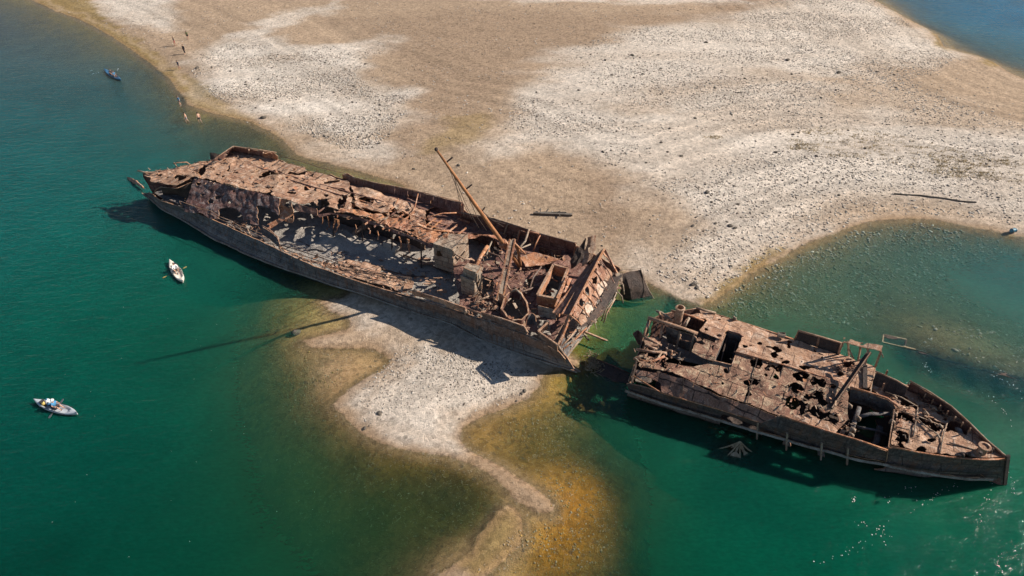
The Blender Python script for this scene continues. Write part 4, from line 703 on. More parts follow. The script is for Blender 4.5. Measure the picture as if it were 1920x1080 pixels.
# frames standing across the deck near the mast
for L in ([(945, 440, 3.4), (952, 420, 4.6), (975, 424, 4.6), (970, 446, 3.3)], [(970, 455, 3.4), (975, 432, 4.6), (988, 436, 4.5), (998, 458, 3.3)], [(962, 478, 3.6), (985, 452, 4.4), (992, 430, 4.8)], [(990, 434, 4.7), (1010, 438, 4.6), (1008, 458, 3.4)], [(1000, 470, 3.4), (1005, 456, 4.2), (1013, 441, 4.5)], [(965, 488, 3.4), (975, 466, 3.9), (995, 458, 4.0)], [(846, 472, 4.4), (870, 486, 4.2), (885, 486, 4.0)], [(925, 446, 3.6), (918, 462, 3.6), (912, 478, 3.6)], [(918, 555, 3.2), (905, 560, 3.3), (895, 566, 3.0)], [(920, 560, 3.0), (926, 545, 3.6), (932, 530, 3.6)], [(870, 485, 3.6), (886, 487, 3.5), (892, 492, 3.2)], [(956, 548, 3.6), (968, 543, 3.9), (978, 552, 3.6), (976, 562, 3.2)], [(948, 530, 3.7), (958, 545, 3.3), (960, 552, 3.1)]): bent('bent_frame', L, random.uniform(.07, .11), random.choice([CABIN, ORANGE, TANR]), M)
bent('fallen_pipe', [(893, 498, 3.4), (902, 480, 3.5), (914, 462, 3.7)], .2, ORANGE, M, 8); bent('fallen_pipe', [(892, 500, 3.3), (889, 510, 3.1)], .15, HULLG, M, 8)
for L, r_ in (([(800, 408, 4.9), (830, 400, 4.6), (856, 399, 4.4)], .08), ([(858, 410, 3.9), (880, 417, 3.8)], .1), ([(747, 372, 5.0), (742, 384, 4.8)], .05), ([(784, 363, 5.4), (778, 388, 4.5), (772, 400, 4.6)], .06), ([(728, 396, 4.9), (740, 388, 5.0)], .06), ([(768, 420, 4.8), (812, 432, 4.8), (846, 434, 4.6)], .1)): bent('loose_bar', L, r_, ORANGE, M)
# mast, its girder foot and rigging
HT = 18.6
mast = MB().tube([W(977, 502, 3.0), W(944, 457, 6.0), (W(944, 457, 6.0) + W(818, 280, HT)) / 2 + (.05, 0, -.15), W(818, 280, HT)], [.22, .21, .165, .09], 14).build('mast', MASTM, M, smooth=True)
def onm(t): return W(944, 457, 6.0) * (1 - t) + W(818, 280, HT) * t
for t, l in ((.88, .55), (.62, .6), (.38, .35)):
    p = onm(t); MB().beam(p, p + (l, .1, .45), .1).build('mast_bracket', DARKM, mast)
MB().lathe(onm(1) - (0, 0, .1), [(.13, 0), (.15, .15), (.08, .25)], 10).build('mast_cap', DARKM, mast)
MB().lathe(onm(0), [(.3, -.3), (.42, -.25), (.42, .25), (.3, .3)], 12, axis=tuple(onm(.1) - onm(0))).build('mast_collar', ORANGE, mast)
for a, b in (((onm(.85)), W(885, 412, 4.2)), (onm(.80), W(898, 428, 4.0)), (onm(.62), W(912, 432, 3.8)), (onm(.45), W(948, 420, 4.6)), (onm(.55), W(944, 425, 4.6)), (onm(.78), W(870, 405, 4.5))):
    m_ = (np.array(a) + b) / 2 + (0, 0, -.5); MB().tube([a, m_, b], .028, 5).build('rigging_wire', DARKM, M)
G0, G1 = W(961, 450, 6.6), W(936, 568, 3.0)
wall('derrick_girder', [np.array([G0 + (-.25, -.1, 0), (G0 + G1) / 2 + (-.35, -.1, 0), G1 + (-.2, -.1, 0)]), np.array([G0 + (.2, .1, .1), (G0 + G1) / 2 + (.4, .1, .1), G1 + (.25, .1, .1)])], CABIN, M, cell=.1, rough=.04, jag=(.04, .04, 0, .05), thick=.14, seed=64, nh=(.5, 1.6))
for s_ in (-1, 1): MB().beam(G0 + (s_ * .25, 0, .1), G1 + (s_ * .28, 0, .1), .13, .18).build('girder_flange', ORANGE, M)
bent('mast_strut', [(961, 450, 6.6), (972, 470, 5.0), (976, 500, 3.2)], .16, MASTM, M, 8); bent('mast_strut', [(961, 452, 6.5), (985, 476, 4.6)], .1, ORANGE, M, 8)
wall('foot_bracket', [[(934, 548, 4.2), (944, 552, 4.0), (952, 560, 3.6)], [(938, 572, 2.9), (942, 574, 2.9), (946, 576, 2.9)]], ORANGE, M, cell=.1, rough=.05, jag=(.05, .05, .05, .05), seed=65)
for k in range(34):                                      # frames of the far hull side, seen inside the hold
    i = int(6 + k * 1.75); a = fr_[min(i, 69)]; MB().tube([a + (0, 0, -.25) - np.array((*AX1, 0)) * .15, a * [1, 1, 0] - np.array((*AX1, 0)) * .5 + (0, 0, 2.4), a * [1, 1, 0] - np.array((*AX1, 0)) * .9 + (0, 0, 1.2)], .07, 5).build('hull_frame', MAROON if k % 3 else ORANGE, M)
for k in range(26):
    i = 14 + k * 1.6; a = tr_[int(min(i, 59))]; MB().tube([a + np.array((*AX1, 0)) * .18 + (0, 0, .12), a + np.array((*AX1, 0)) * .4 + (0, 0, -.5)], .055, 5).build('gunwale_knee', TANR, M)
for L, r_ in (([(640, 486, 1.6), (700, 500, 1.6), (760, 516, 1.6), (800, 520, 1.5)], .07), ([(560, 452, 1.5), (600, 470, 1.5), (640, 476, 1.5)], .06), ([(756, 478, 1.6), (800, 494, 1.6), (838, 512, 1.6)], .09), ([(905, 470, 3.5), (935, 480, 3.4), (950, 500, 3.3)], .09), ([(1000, 540, 3.4), (975, 548, 3.5), (962, 540, 3.6)], .1), ([(1015, 500, 3.5), (1000, 520, 3.4), (992, 545, 3.2)], .08)): bent('pipe_run', L, r_, HULLB, M, 8)
scrap(M, [([(620, 360), (760, 385), (850, 440), (800, 450), (620, 398)], 4.7, 150), ([(270, 318), (400, 302), (437, 285), (600, 320), (600, 365), (400, 345), (290, 340)], 4.95, 130), ([(860, 500), (950, 450), (1060, 480), (1040, 560), (1000, 620), (900, 580)], 3.0, 230), ([(880, 556), (930, 545), (940, 575), (900, 585)], 3.0, 60), ([(540, 470), (770, 530), (770, 545), (560, 485)], 2.2, 70), ([(380, 400), (500, 430), (500, 445), (400, 405)], 2.0, 40), ([(1050, 640), (1100, 590), (1150, 520), (1165, 530), (1130, 590), (1090, 630)], 2.2, 70), ([(640, 470), (850, 520), (860, 560), (780, 540), (600, 485)], 1.6, 60)], 0, [ORANGE, TANR, CABIN, DARKM, TANR])

# ================================================================== the bow section lying beside it
Rr = thing('shipwreck', tuple(W(1500, 720, 0)), 'shorter rusted bow section of the wreck, decked and full of holes, lying in green water', 'shipwreck')
RT = [(1175, 716, 2.1), (1239, 735, 2.2), (1290, 750, 2.2), (1343, 765, 2.2), (1423, 790, 2.2), (1462, 800, 2.2), (1548, 825, 2.2), (1620, 842, 2.3), (1666, 838, 2.9), (1720, 848, 3.0), (1780, 857, 3.1), (1840, 862, 3.2), (1887, 861, 3.3)]
RB = [(1176, 738, .5), (1228, 756, .5), (1280, 772, .5), (1343, 790, .5), (1423, 812, .4), (1480, 835, .4), (1560, 860, .3), (1640, 880, .3), (1719, 891, .2), (1800, 896, .2), (1868, 899, .2), (1880, 906, .1)]
RF = [(1222, 594, 4.3), (1270, 582, 4.3), (1307, 578, 4.3), (1340, 587, 4.3), (1390, 604, 4.3), (1440, 619, 4.2), (1488, 636, 4.1), (1571, 662, 4.0), (1641, 698, 3.6), (1680, 716, 3.6), (1700, 724, 3.6), (1706, 716, 3.9), (1745, 738, 3.9), (1784, 764, 3.8), (1818, 795, 3.7), (1850, 826, 3.6), (1887, 858, 3.4)]
rt, rb, rf = WL(RT), WL(RB), WL(RF)
n_ = 70; a_, b_ = resample(rt, n_), resample(rb, n_)
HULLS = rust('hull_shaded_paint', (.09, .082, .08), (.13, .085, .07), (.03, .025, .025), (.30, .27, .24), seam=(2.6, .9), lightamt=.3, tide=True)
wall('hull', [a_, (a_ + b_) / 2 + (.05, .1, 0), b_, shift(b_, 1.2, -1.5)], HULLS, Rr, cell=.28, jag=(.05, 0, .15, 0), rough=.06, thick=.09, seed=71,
     holes=[[(1352, 776), (1380, 786), (1420, 800), (1418, 822), (1350, 800)], [(1428, 806), (1470, 818), (1470, 850), (1430, 834)], [(1480, 826), (1535, 842), (1535, 868), (1482, 850)], [(1546, 846), (1662, 862), (1662, 880), (1640, 884), (1546, 872)]])
wall('rubbing_strake', [shift(a_, -.14) * [1, 1, 0] + (0, 0, 1.25), shift(a_, -.16) * [1, 1, 0] + (0, 0, 1.02)], PALES, Rr, cell=.2, jag=(0, 0, 0, 0), thick=.06, seed=72)
f_ = resample(rf, n_); g_ = shift(f_, -.2, .2); kk_ = np.linspace(0, 1, n_)[:, None] ** 6; g_ = g_ * (1 - kk_) + W(1880, 906, .1) * kk_
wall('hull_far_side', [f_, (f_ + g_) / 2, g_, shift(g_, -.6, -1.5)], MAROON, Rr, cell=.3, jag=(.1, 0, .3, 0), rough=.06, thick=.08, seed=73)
MB().beam(W(1890, 854, 3.9), W(1883, 912, -.3), .16, .26).build('stem_post', DARKM, Rr)
wall('stem_foot', [[(1872, 898, .35), (1884, 892, .8)], [(1880, 918, -.3), (1888, 912, -.3)]], DARKM, Rr, cell=.1, jag=(0, 0, 0, 0), seed=74)
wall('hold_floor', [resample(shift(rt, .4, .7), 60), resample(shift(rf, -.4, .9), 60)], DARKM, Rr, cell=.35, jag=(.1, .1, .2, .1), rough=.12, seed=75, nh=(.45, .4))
wall('hold_floor', [[(1240, 600, 1.9), (1290, 612, 1.9), (1345, 628, 1.9)], [(1225, 660, 1.9), (1290, 680, 1.9), (1345, 690, 1.9)]], SILT, Rr, cell=.25, jag=(.3, .2, .2, .1), rough=.08, seed=76, nh=(.6, .7))
PHs = 1.3
def ellb(x, y, rx, ry=None): return ell(x, y, rx * PHs, (ry or rx) * PHs)
MAROON2 = rust('plate_maroon', (.24, .13, .095), (.30, .17, .125), (.04, .025, .023), (.42, .32, .26), seam=(2.0, 1.3), seamstr=1.0, lightamt=.45)
PH = [ellb(1501, 705, 12, 8), ellb(1494, 726, 13, 9), ellb(1486, 756, 12, 9), ellb(1529, 713, 6, 7), ellb(1541, 719, 6, 6), ellb(1532, 740, 9, 5), ellb(1545, 754, 7, 4.5), ellb(1511, 743, 8, 4), ellb(1511, 765, 8, 8), ellb(1527, 768, 8, 9), ellb(1539, 777, 7, 8), ellb(1551, 780, 7, 6), ellb(1563, 784, 8, 7), ellb(1446, 686, 7, 4), ellb(1460, 691, 6, 4.5), ellb(1453, 654, 5, 3.5), ellb(1462, 657, 4.5, 3.5), ellb(1425, 644, 4, 2.2), ellb(1454, 669, 4.5, 2.8), ellb(1509, 688, 9, 3), ellb(1482, 640, 5, 2), ellb(1478, 647, 3, 2.5), ellb(1448, 664, 3, 1.6), ellb(1478, 651, 3, 2), ellb(1560, 727, 5, 3), ellb(1454, 708, 4.5, 4.5), ellb(1438, 705, 3, 3), ellb(1410, 716, 12, 5), ellb(1355, 721, 3.5, 3), ellb(1362, 696, 4.5, 5), ellb(1378, 706, 3, 5), ellb(1464, 675, 3, 1.5), ellb(1472, 681, 5, 1.6), ellb(1440, 652, 3, 2), ellb(1392, 648, 3, 1.8), ellb(1398, 651, 3, 2), ellb(1436, 695, 3, 2),
      [(1582, 680), (1596, 676), (1600, 682), (1590, 690), (1580, 688)], [(1572, 696), (1584, 700), (1582, 706), (1572, 702)], [(1363, 621), (1393, 631), (1372, 683), (1338, 676)], [(1408, 676), (1414, 671), (1428, 673), (1432, 682), (1424, 690), (1408, 686)], [(1594, 727), (1664, 748), (1678, 762), (1675, 822), (1666, 845), (1599, 822), (1571, 810), (1590, 785), (1588, 757)]]
# far deck: flat, pale
plate('main_deck', [(1309, 580, 4.3), (1340, 588, 4.3), (1390, 605, 4.3), (1440, 620, 4.25), (1488, 637, 4.2), (1571, 664, 4.1), (1641, 688, 4.0), (1632, 728, 4.0), (1592, 727, 4.0), (1548, 710, 4.1), (1469, 686, 4.2), (1374, 660, 4.3), (1338, 648, 4.3), (1345, 620, 4.3), (1325, 605, 4.3)], TANR, Rr, cell=.15, rough=.07, jag=.08, seed=81, holes=PH, nh=[(.56, 1.7)])
plate('main_deck', [(1338, 648, 4.3), (1374, 658, 4.3), (1469, 684, 4.2), (1548, 708, 4.1), (1594, 725, 4.0), (1590, 757, 3.7), (1592, 785, 3.3), (1570, 808, 3.0), (1540, 800, 3.0), (1455, 778, 3.1), (1400, 755, 3.3), (1345, 738, 3.4), (1290, 712, 3.5), (1240, 695, 3.5), (1195, 690, 3.5), (1200, 680, 3.6), (1240, 678, 3.6), (1300, 690, 3.7), (1330, 682, 3.8)], MOTTLE, Rr, cell=.15, rough=.08, jag=.03, seed=82, holes=PH, nh=[(.52, 1.7)])
plate('sloping_deck', [(1190, 692, 3.5), (1240, 697, 3.5), (1290, 714, 3.5), (1345, 740, 3.4), (1400, 757, 3.3), (1455, 780, 3.1), (1462, 790, 2.8), (1423, 792, 2.4), (1343, 767, 2.4), (1239, 737, 2.4), (1238, 720, 2.7), (1212, 705, 3.1), (1192, 706, 3.0)], MAROON2, Rr, cell=.15, rough=.05, jag=.03, seed=83, holes=PH)
plate('broken_deck_edge', [(1206, 634, 3.9), (1236, 625, 3.9), (1250, 632, 3.9), (1236, 648, 3.9), (1228, 656, 3.9), (1204, 656, 3.8)], MOTTLE, Rr, cell=.12, rough=.15, jag=.25, seed=84, nh=(.3, 1.0))
plate('broken_deck_edge', [(1196, 658, 3.7), (1260, 657, 3.7), (1256, 672, 3.7), (1235, 684, 3.6), (1190, 688, 3.5), (1188, 672, 3.6)], MOTTLE, Rr, cell=.12, rough=.16, jag=.3, seed=85, nh=(.22, 1.0))
plate('broken_deck_edge', [(1190, 700, 3.0), (1222, 710, 3.0), (1224, 718, 2.8), (1212, 724, 2.6), (1190, 716, 2.7)], CABIN, Rr, cell=.12, rough=.08, jag=.15, seed=86)
plate('quarter_deck_plate', [(1325, 602, 4.6), (1363, 618, 4.5), (1352, 637, 4.5), (1310, 620, 4.6)], TANR, Rr, cell=.12, rough=.05, jag=.06, seed=87, holes=[ell(1325, 618, 3, 2), ell(1348, 629, 4, 2)])
plate('quarter_deck_plate', [(1308, 632, 4.4), (1350, 646, 4.4), (1340, 680, 4.1), (1295, 660, 4.1)], MOTTLE, Rr, cell=.12, rough=.05, jag=.06, seed=88, holes=[[(1304, 638), (1318, 636), (1322, 646), (1308, 646)], ell(1339, 652, 4, 3)])
plate('quarter_deck_plate', [(1292, 592, 4.5), (1310, 588, 4.5), (1328, 592, 4.5), (1322, 600, 4.5), (1298, 598, 4.5)], TANR, Rr, cell=.12, rough=.06, jag=.12, seed=89, nh=(.5, 1.2))
# edge rims and long seams
for L in ([(1188, 705, 3.1), (1239, 736, 2.45), (1290, 751, 2.45), (1343, 766, 2.45), (1423, 791, 2.45)], [(1309, 579, 4.35), (1390, 604, 4.35), (1488, 636, 4.22)], [(1376, 659, 4.36), (1469, 684, 4.26), (1548, 708, 4.16), (1592, 724, 4.06)]): bent('deck_rim', L, .06, ORANGE, Rr)
for a, b in (((1372, 684, 4.1), (1345, 765, 2.5)), ((1469, 686, 4.25), (1440, 782, 2.8)), ((1420, 672, 4.3), (1400, 757, 3.35)), ((1282, 712, 3.55), (1278, 748, 2.5)), ((1320, 722, 3.5), (1318, 760, 2.5))): bar('deck_seam', a, b, .06, DARKM, Rr)
# deck beams under the plating, coloured dark to paint shade into the holes
for k in range(30):
    t = (k + .5) / 30; i = t * (n_ - 14); a = f_[int(i)]; b = a_[int(min(i * 1.0, n_ - 1))]
    if t > .72 or .13 < t < .26: continue
    MB().beam(a + (0, 0, -.45), (a * .45 + b * .55) + (0, 0, .1), .1, .18).build('deck_beam', DARKM, Rr)
# near bulwark piece above the missing hull
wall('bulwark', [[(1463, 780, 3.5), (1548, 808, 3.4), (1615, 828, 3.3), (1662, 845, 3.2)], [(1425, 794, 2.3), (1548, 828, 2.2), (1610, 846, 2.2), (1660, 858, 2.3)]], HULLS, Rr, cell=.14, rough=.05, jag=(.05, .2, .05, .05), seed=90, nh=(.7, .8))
bent('bulwark_rim', [(1462, 779, 3.55), (1548, 807, 3.45), (1615, 827, 3.35), (1664, 844, 3.2)], .07, ORANGE, Rr)
plate('waterway', [(1463, 781, 3.1), (1480, 776, 3.1), (1555, 790, 3.1), (1575, 802, 3.0), (1568, 815, 2.9), (1548, 810, 2.9)], TANR, Rr, cell=.12, rough=.1, jag=.15, nh=(.4, 1.1), seed=91)
for x, y in ((1421, 797), (1476, 818), (1541, 836), (1590, 845)): bar('hull_frame', (x, y - 6, 2.3), (x - 2, y + 26, 0.1), .12, CABIN, Rr)
# left end: open room, frame, pipes, funnel stump
bent('roof_pipe', [(1215, 596, 4.9), (1250, 606, 4.9), (1280, 616, 4.8), (1308, 626, 4.7)], .16, TANR, Rr, 8)
for L in ([(1217, 598, 4.7), (1212, 615, 4.3), (1207, 630, 4.0)], [(1208, 632, 4.0), (1225, 640, 3.9), (1240, 648, 3.9)], [(1242, 608, 4.7), (1240, 620, 4.2), (1238, 634, 3.8)]): bent('window_frame', L, .11, TANR, Rr)
wall('room_wall', [[(1248, 612, 4.6), (1275, 622, 4.6), (1308, 632, 4.6)], [(1250, 640, 2.2), (1275, 652, 2.2), (1302, 662, 2.2)]], HULLG, Rr, cell=.16, rough=.04, jag=(.05, .1, .1, .1), seed=92, holes=[[(1277, 622), (1300, 628), (1296, 643), (1276, 638)]])
box_frame('door', [(1275, 620), (1301, 628)], CABIN, Rr, 4.7, 2.6, .12)
for L in ([(1250, 657, 3.8), (1260, 658, 3.9), (1258, 672, 3.6)], [(1192, 655, 3.9), (1225, 660, 3.9), (1250, 662, 3.9)], [(1188, 672, 3.7), (1220, 680, 3.7), (1246, 668, 3.9)], [(1210, 648, 3.9), (1232, 655, 3.9)], [(1240, 662, 3.9), (1230, 676, 3.7), (1222, 690, 3.5)], [(1268, 644, 3.0), (1276, 628, 4.2)], [(1230, 583, 5.2), (1240, 586, 5.1), (1252, 594, 4.9), (1260, 602, 4.8)], [(1258, 582, 5.0), (1300, 594, 4.8), (1320, 602, 4.7)], [(1280, 610, 4.6), (1290, 598, 4.8)], [(1284, 612, 4.6), (1292, 596, 4.9)], [(1306, 577, 4.9), (1322, 582, 4.7), (1342, 587, 4.5)], [(1236, 586, 5.2), (1240, 598, 4.7)]): bent('bent_frame', L, random.uniform(.07, .12), random.choice([TANR, CABIN, ORANGE]), Rr)
plate('torn_flap', [(1238, 590, 4.9), (1250, 592, 4.9), (1258, 602, 4.7), (1246, 600, 4.7)], TANR, Rr, cell=.1, rough=.1, jag=.1, seed=93)
MB().lathe(W(1270, 606, 4.2), [(.36, 0), (.36, 1.55), (.42, 1.6), (.42, 1.75), (.30, 1.8), (.28, 1.2)], 16).build('funnel_stump', TANR, Rr, smooth=False)
wall('hanging_plate', [[(1186, 625, 3.6), (1196, 618, 3.8), (1204, 628, 3.8)], [(1196, 648, 2.6), (1202, 650, 2.4), (1206, 652, 2.6)]], MAROON, Rr, cell=.1, rough=.08, jag=(.1, .15, .1, .05), seed=94)
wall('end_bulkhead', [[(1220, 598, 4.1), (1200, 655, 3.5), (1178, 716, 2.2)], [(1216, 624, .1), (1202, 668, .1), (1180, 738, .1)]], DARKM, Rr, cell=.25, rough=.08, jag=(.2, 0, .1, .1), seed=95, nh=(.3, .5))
bent('inner_bollard', [(1272, 642, 2.4), (1272, 636, 3.0)], .2, CABIN, Rr, 10); MB().ball(W(1255, 622, 3.0), (.35, .35, .2)).build('capstan_head', CABIN, Rr)
# hatch walls
def pit(corners, zt, zb, mat, root, seed):
    q_ = [W(x, y, zt) for x, y in corners]
    for i in range(len(q_)):
        a = q_[i]; b = q_[(i + 1) % len(q_)]; r1 = np.array([a, (a + b) / 2, b]); r2 = r1.copy(); r2[:, 2] = zb
        wall('pit_wall', [r1, r2], mat, root, cell=.25, rough=.04, jag=(.05, .0, 0, 0), seed=seed + i)
pit([(1363, 621), (1393, 631), (1372, 683), (1338, 676)], 4.2, 1.0, HULLG, Rr, 100)
bent('hatch_lip', [(1363, 620, 4.35), (1386, 626, 4.4), (1394, 632, 4.35)], .07, MAROON, Rr)
wall('hold_bulkhead', [[(1594, 727, 4.1), (1630, 737, 4.1), (1664, 748, 4.1), (1680, 762, 4.0)], [(1590, 752, 2.2), (1630, 764, 2.2), (1664, 776, 2.2), (1678, 788, 2.2)]], HULLG, Rr, cell=.2, rough=.06, jag=(.15, .1, .1, .1), seed=105)
bent('hatch_lip', [(1594, 726, 4.15), (1630, 736, 4.2), (1664, 747, 4.15), (1682, 760, 4.1)], .09, ORANGE, Rr)
wall('hold_bulkhead', [[(1678, 765, 4.0), (1672, 800, 3.6), (1666, 842, 3.2)], [(1676, 800, 1.0), (1668, 836, 1.0), (1660, 870, .9)]], HULLG, Rr, cell=.2, rough=.05, jag=(.05, .05, .05, .05), seed=106)
for L, w_ in (([(1611, 764, 3.4), (1604, 785, 3.1), (1596, 810, 2.8)], .18), ([(1608, 782, 3.1), (1632, 776, 3.2), (1668, 776, 3.4)], .14), ([(1650, 800, 2.4), (1644, 828, 1.8), (1636, 838, 1.6)], .25), ([(1606, 800, 2.6), (1640, 806, 2.5), (1664, 815, 2.4)], .1)): bent('hold_beam', L, w_, HULLG, Rr, 8)
for x, y in ((1608, 783), (1598, 805), (1595, 815), (1592, 760), (1676, 775), (1672, 790)): bent('torn_frame', [(x - 4, y + 4, 3.3), (x, y - 3, 3.6), (x + 4, y + 1, 3.4), (x + 2, y + 6, 3.1)], .12, CABIN, Rr)
# boxes and pergola along the far edge
wall('locker', [[(1497, 620, 5.2), (1536, 631, 5.1), (1576, 643, 5.0)], [(1490, 638, 4.15), (1530, 650, 4.1), (1571, 663, 4.05)]], DARKM, Rr, cell=.15, rough=.04, jag=(.03, .03, 0, 0), seed=110)
for L in ([(1490, 637, 4.2), (1497, 620, 5.25), (1536, 631, 5.15), (1577, 643, 5.05), (1571, 664, 4.1)], [(1536, 631, 5.15), (1532, 650, 4.15)]): bent('locker_rim', L, .09, TANR, Rr)
plate('pergola_roof', [(1580, 633, 6.2), (1604, 639, 6.2), (1655, 650, 6.1), (1652, 660, 6.0), (1600, 646, 6.1), (1581, 642, 6.1)], TANR, Rr, cell=.1, rough=.05, jag=.05, seed=111, holes=[ell(1618, 645, 6, 1.2), ell(1588, 638, 3, 2), ell(1645, 654, 4, 2)])
for a, b in (((1581, 642, 6.0), (1572, 665, 4.1)), ((1614, 650, 6.0), (1609, 676, 4.1)), ((1652, 658, 6.0), (1641, 688, 4.0)), ((1590, 640, 6.0), (1592, 668, 4.1)), ((1628, 654, 5.9), (1622, 684, 4.0)), ((1609, 676, 4.3), (1622, 672, 4.6)), ((1592, 655, 5.2), (1600, 672, 4.2))): bar('pergola_post', a, b, .12, TANR, Rr)
bent('torn_frame', [(1652, 662, 5.8), (1656, 670, 5.4), (1654, 664, 5.9)], .04, CABIN, Rr)
MB().beam(W(1630, 660, 6.0), W(1557, 765, 3.5), .34, .12).build('shadow_band_beam', DARKM, Rr); MB().beam(W(1632, 661, 6.05), W(1560, 765, 3.55), .06, .3).build('band_pale_edge', TANR, Rr)  # dark beams added in place of shadow bands across the deck
MB().beam(W(1622, 684, 4.3), W(1622, 728, 4.1), .32, .1).build('shadow_band_beam', DARKM, Rr)
wall('deck_end_wall', [[(1641, 688, 4.0), (1636, 708, 4.0), (1631, 729, 4.0)], [(1641, 704, 3.2), (1636, 724, 3.2), (1631, 742, 3.2)]], CABIN, Rr, cell=.12, rough=.04, jag=(.03, .1, 0, 0), seed=112)
plate('winch_mount', [(1456, 619, 4.9), (1474, 622, 4.9), (1473, 630, 4.6), (1457, 627, 4.6)], CABIN, Rr, cell=.1, rough=.05, jag=.05, seed=113, nh=(.3, 1.8)); MB().tube([W(1458, 627, 4.5), W(1472, 630, 4.5)], .22, 10).build('winch_drum', CABIN, Rr)
for x, y in ((1376, 598), (1379, 600)): bent('bollard_stub', [(x, y, 4.3), (x, y - 4, 4.7)], .1, CABIN, Rr, 8)
# well deck beside the forecastle and the forecastle itself
wall('bulwark', [[(1641, 697, 4.4), (1680, 714, 4.3), (1702, 727, 4.2)], [(1632, 725, 3.2), (1668, 742, 3.1), (1692, 752, 3.1)]], DARKM, Rr, cell=.16, rough=.04, jag=(.04, .1, .1, .1), seed=114)
bent('bulwark_rim', [(1641, 696, 4.45), (1680, 713, 4.35), (1703, 726, 4.25)], .07, TANR, Rr)
for x, y in ((1632, 724), (1659, 708), (1653, 733)): bar('bulwark_stay', (x, y, 3.4), (x + 5, y - 14, 4.2), .1, TANR, Rr)
FH = [[(1661, 722), (1690, 738), (1700, 746), (1690, 750), (1655, 734)], [(1690, 744), (1724, 760), (1718, 768), (1688, 758)], [(1684, 772), (1712, 782), (1715, 794), (1680, 786)], [(1681, 806), (1706, 812), (1703, 829), (1679, 824)], [(1721, 779), (1748, 787), (1772, 797), (1771, 809), (1752, 810), (1738, 800), (1720, 792)], [(1781, 784), (1818, 801), (1812, 817), (1778, 805)], ell(1750, 824, 9, 5), ell(1727, 842, 9, 5), ell(1688, 833, 8, 3.5), ell(1763, 772, 7, 5), ell(1770, 787, 6, 3.5), ell(1776, 808, 4, 2.5), ell(1756, 850, 5, 1.6), ell(1776, 853, 8, 1.8), ell(1714, 826, 2, 2), ell(1806, 853, 5, 2), ell(1792, 830, 2, 1.5), ell(1700, 839, 4, 2), [(1729, 742), (1756, 754), (1784, 768), (1788, 780), (1778, 778), (1755, 764), (1728, 752)], [(1706, 720), (1722, 728), (1726, 738), (1706, 734)]]
plate('forecastle_deck', [(1641, 706, 3.4), (1702, 732, 3.4), (1745, 746, 3.4), (1784, 768, 3.4), (1818, 798, 3.4), (1850, 828, 3.35), (1886, 858, 3.35), (1840, 860, 3.2), (1780, 855, 3.1), (1720, 846, 3.0), (1668, 834, 2.95), (1676, 800, 3.2), (1682, 765, 3.4), (1664, 748, 3.4), (1632, 730, 3.4)], TANR, Rr, cell=.14, rough=.06, jag=.06, seed=115, holes=FH)
wall('bulwark', [[(1706, 715, 4.4), (1745, 737, 4.3), (1784, 763, 4.2), (1818, 794, 3.9), (1850, 826, 3.7), (1886, 857, 3.5)], [(1705, 731, 3.4), (1743, 747, 3.4), (1782, 771, 3.4), (1816, 800, 3.4), (1848, 829, 3.3), (1884, 860, 3.2)]], MAROON, Rr, cell=.14, rough=.04, jag=(.04, .02, .05, 0), seed=116)
bent('bulwark_rim', [(1700, 728, 3.9), (1706, 714, 4.45), (1745, 736, 4.35), (1784, 762, 4.25), (1818, 793, 3.95), (1850, 825, 3.75), (1888, 857, 3.5)], .07, TANR, Rr)
bent('gunwale_rim', [(1667, 837, 3.0), (1720, 848, 3.08), (1780, 857, 3.18), (1840, 862, 3.28), (1887, 861, 3.4)], .07, ORANGE, Rr)
for i in range(8): x = 1722 + i * 14; y = 728 + i * 10.6; bar('bulwark_stay', (x, y, 4.1), (x - 4, y + 8, 3.4), .08, TANR, Rr)
for L in ([(1660, 735, 3.6), (1690, 745, 3.6), (1720, 762, 3.5)], [(1686, 770, 3.5), (1720, 780, 3.5), (1770, 800, 3.45)], [(1723, 745, 3.5), (1718, 785, 3.4), (1712, 818, 3.2)], [(1719, 784, 3.5), (1736, 800, 3.4), (1760, 815, 3.4)], [(1779, 784, 3.5), (1770, 810, 3.4), (1762, 850, 3.2)], [(1679, 800, 3.3), (1706, 806, 3.3), (1703, 830, 3.1)], [(1780, 830, 3.35), (1840, 846, 3.35)]): bent('deck_seam', L, .05, CABIN, Rr)
for x, y in ((1735, 775), (1742, 790), (1762, 800), (1758, 820), (1680, 762), (1676, 745), (1752, 768)): bent('torn_frame', [(x - 5, y, 3.45), (x, y - 4, 3.75), (x + 5, y + 2, 3.5)], .09, CABIN, Rr)
capst = MB().lathe(W(1838, 850, 3.35), [(.43, 0), (.42, .08), (.33, .12), (.31, .65), (.42, .72), (.42, .82), (.28, .84), (.25, .72)], 18).build('capstan', TANR, Rr)
MB().lathe(W(1838, 850, 4.2), [(.12, 0), (.12, .15)], 10).build('capstan_spindle', DARKM, capst)
for x, y in ((1858, 848), (1818, 854), (1806, 856), (1861, 845)): bent('bollard', [(x, y, 3.3), (x, y - 4, 3.65)], .11, DARKM, Rr, 8)
bent('pale_bundle', [(1796, 802, 2.4), (1802, 806, 2.5), (1805, 812, 2.3)], .28, plain('pale_tarp', (.62, .66, .68)), Rr, 8)
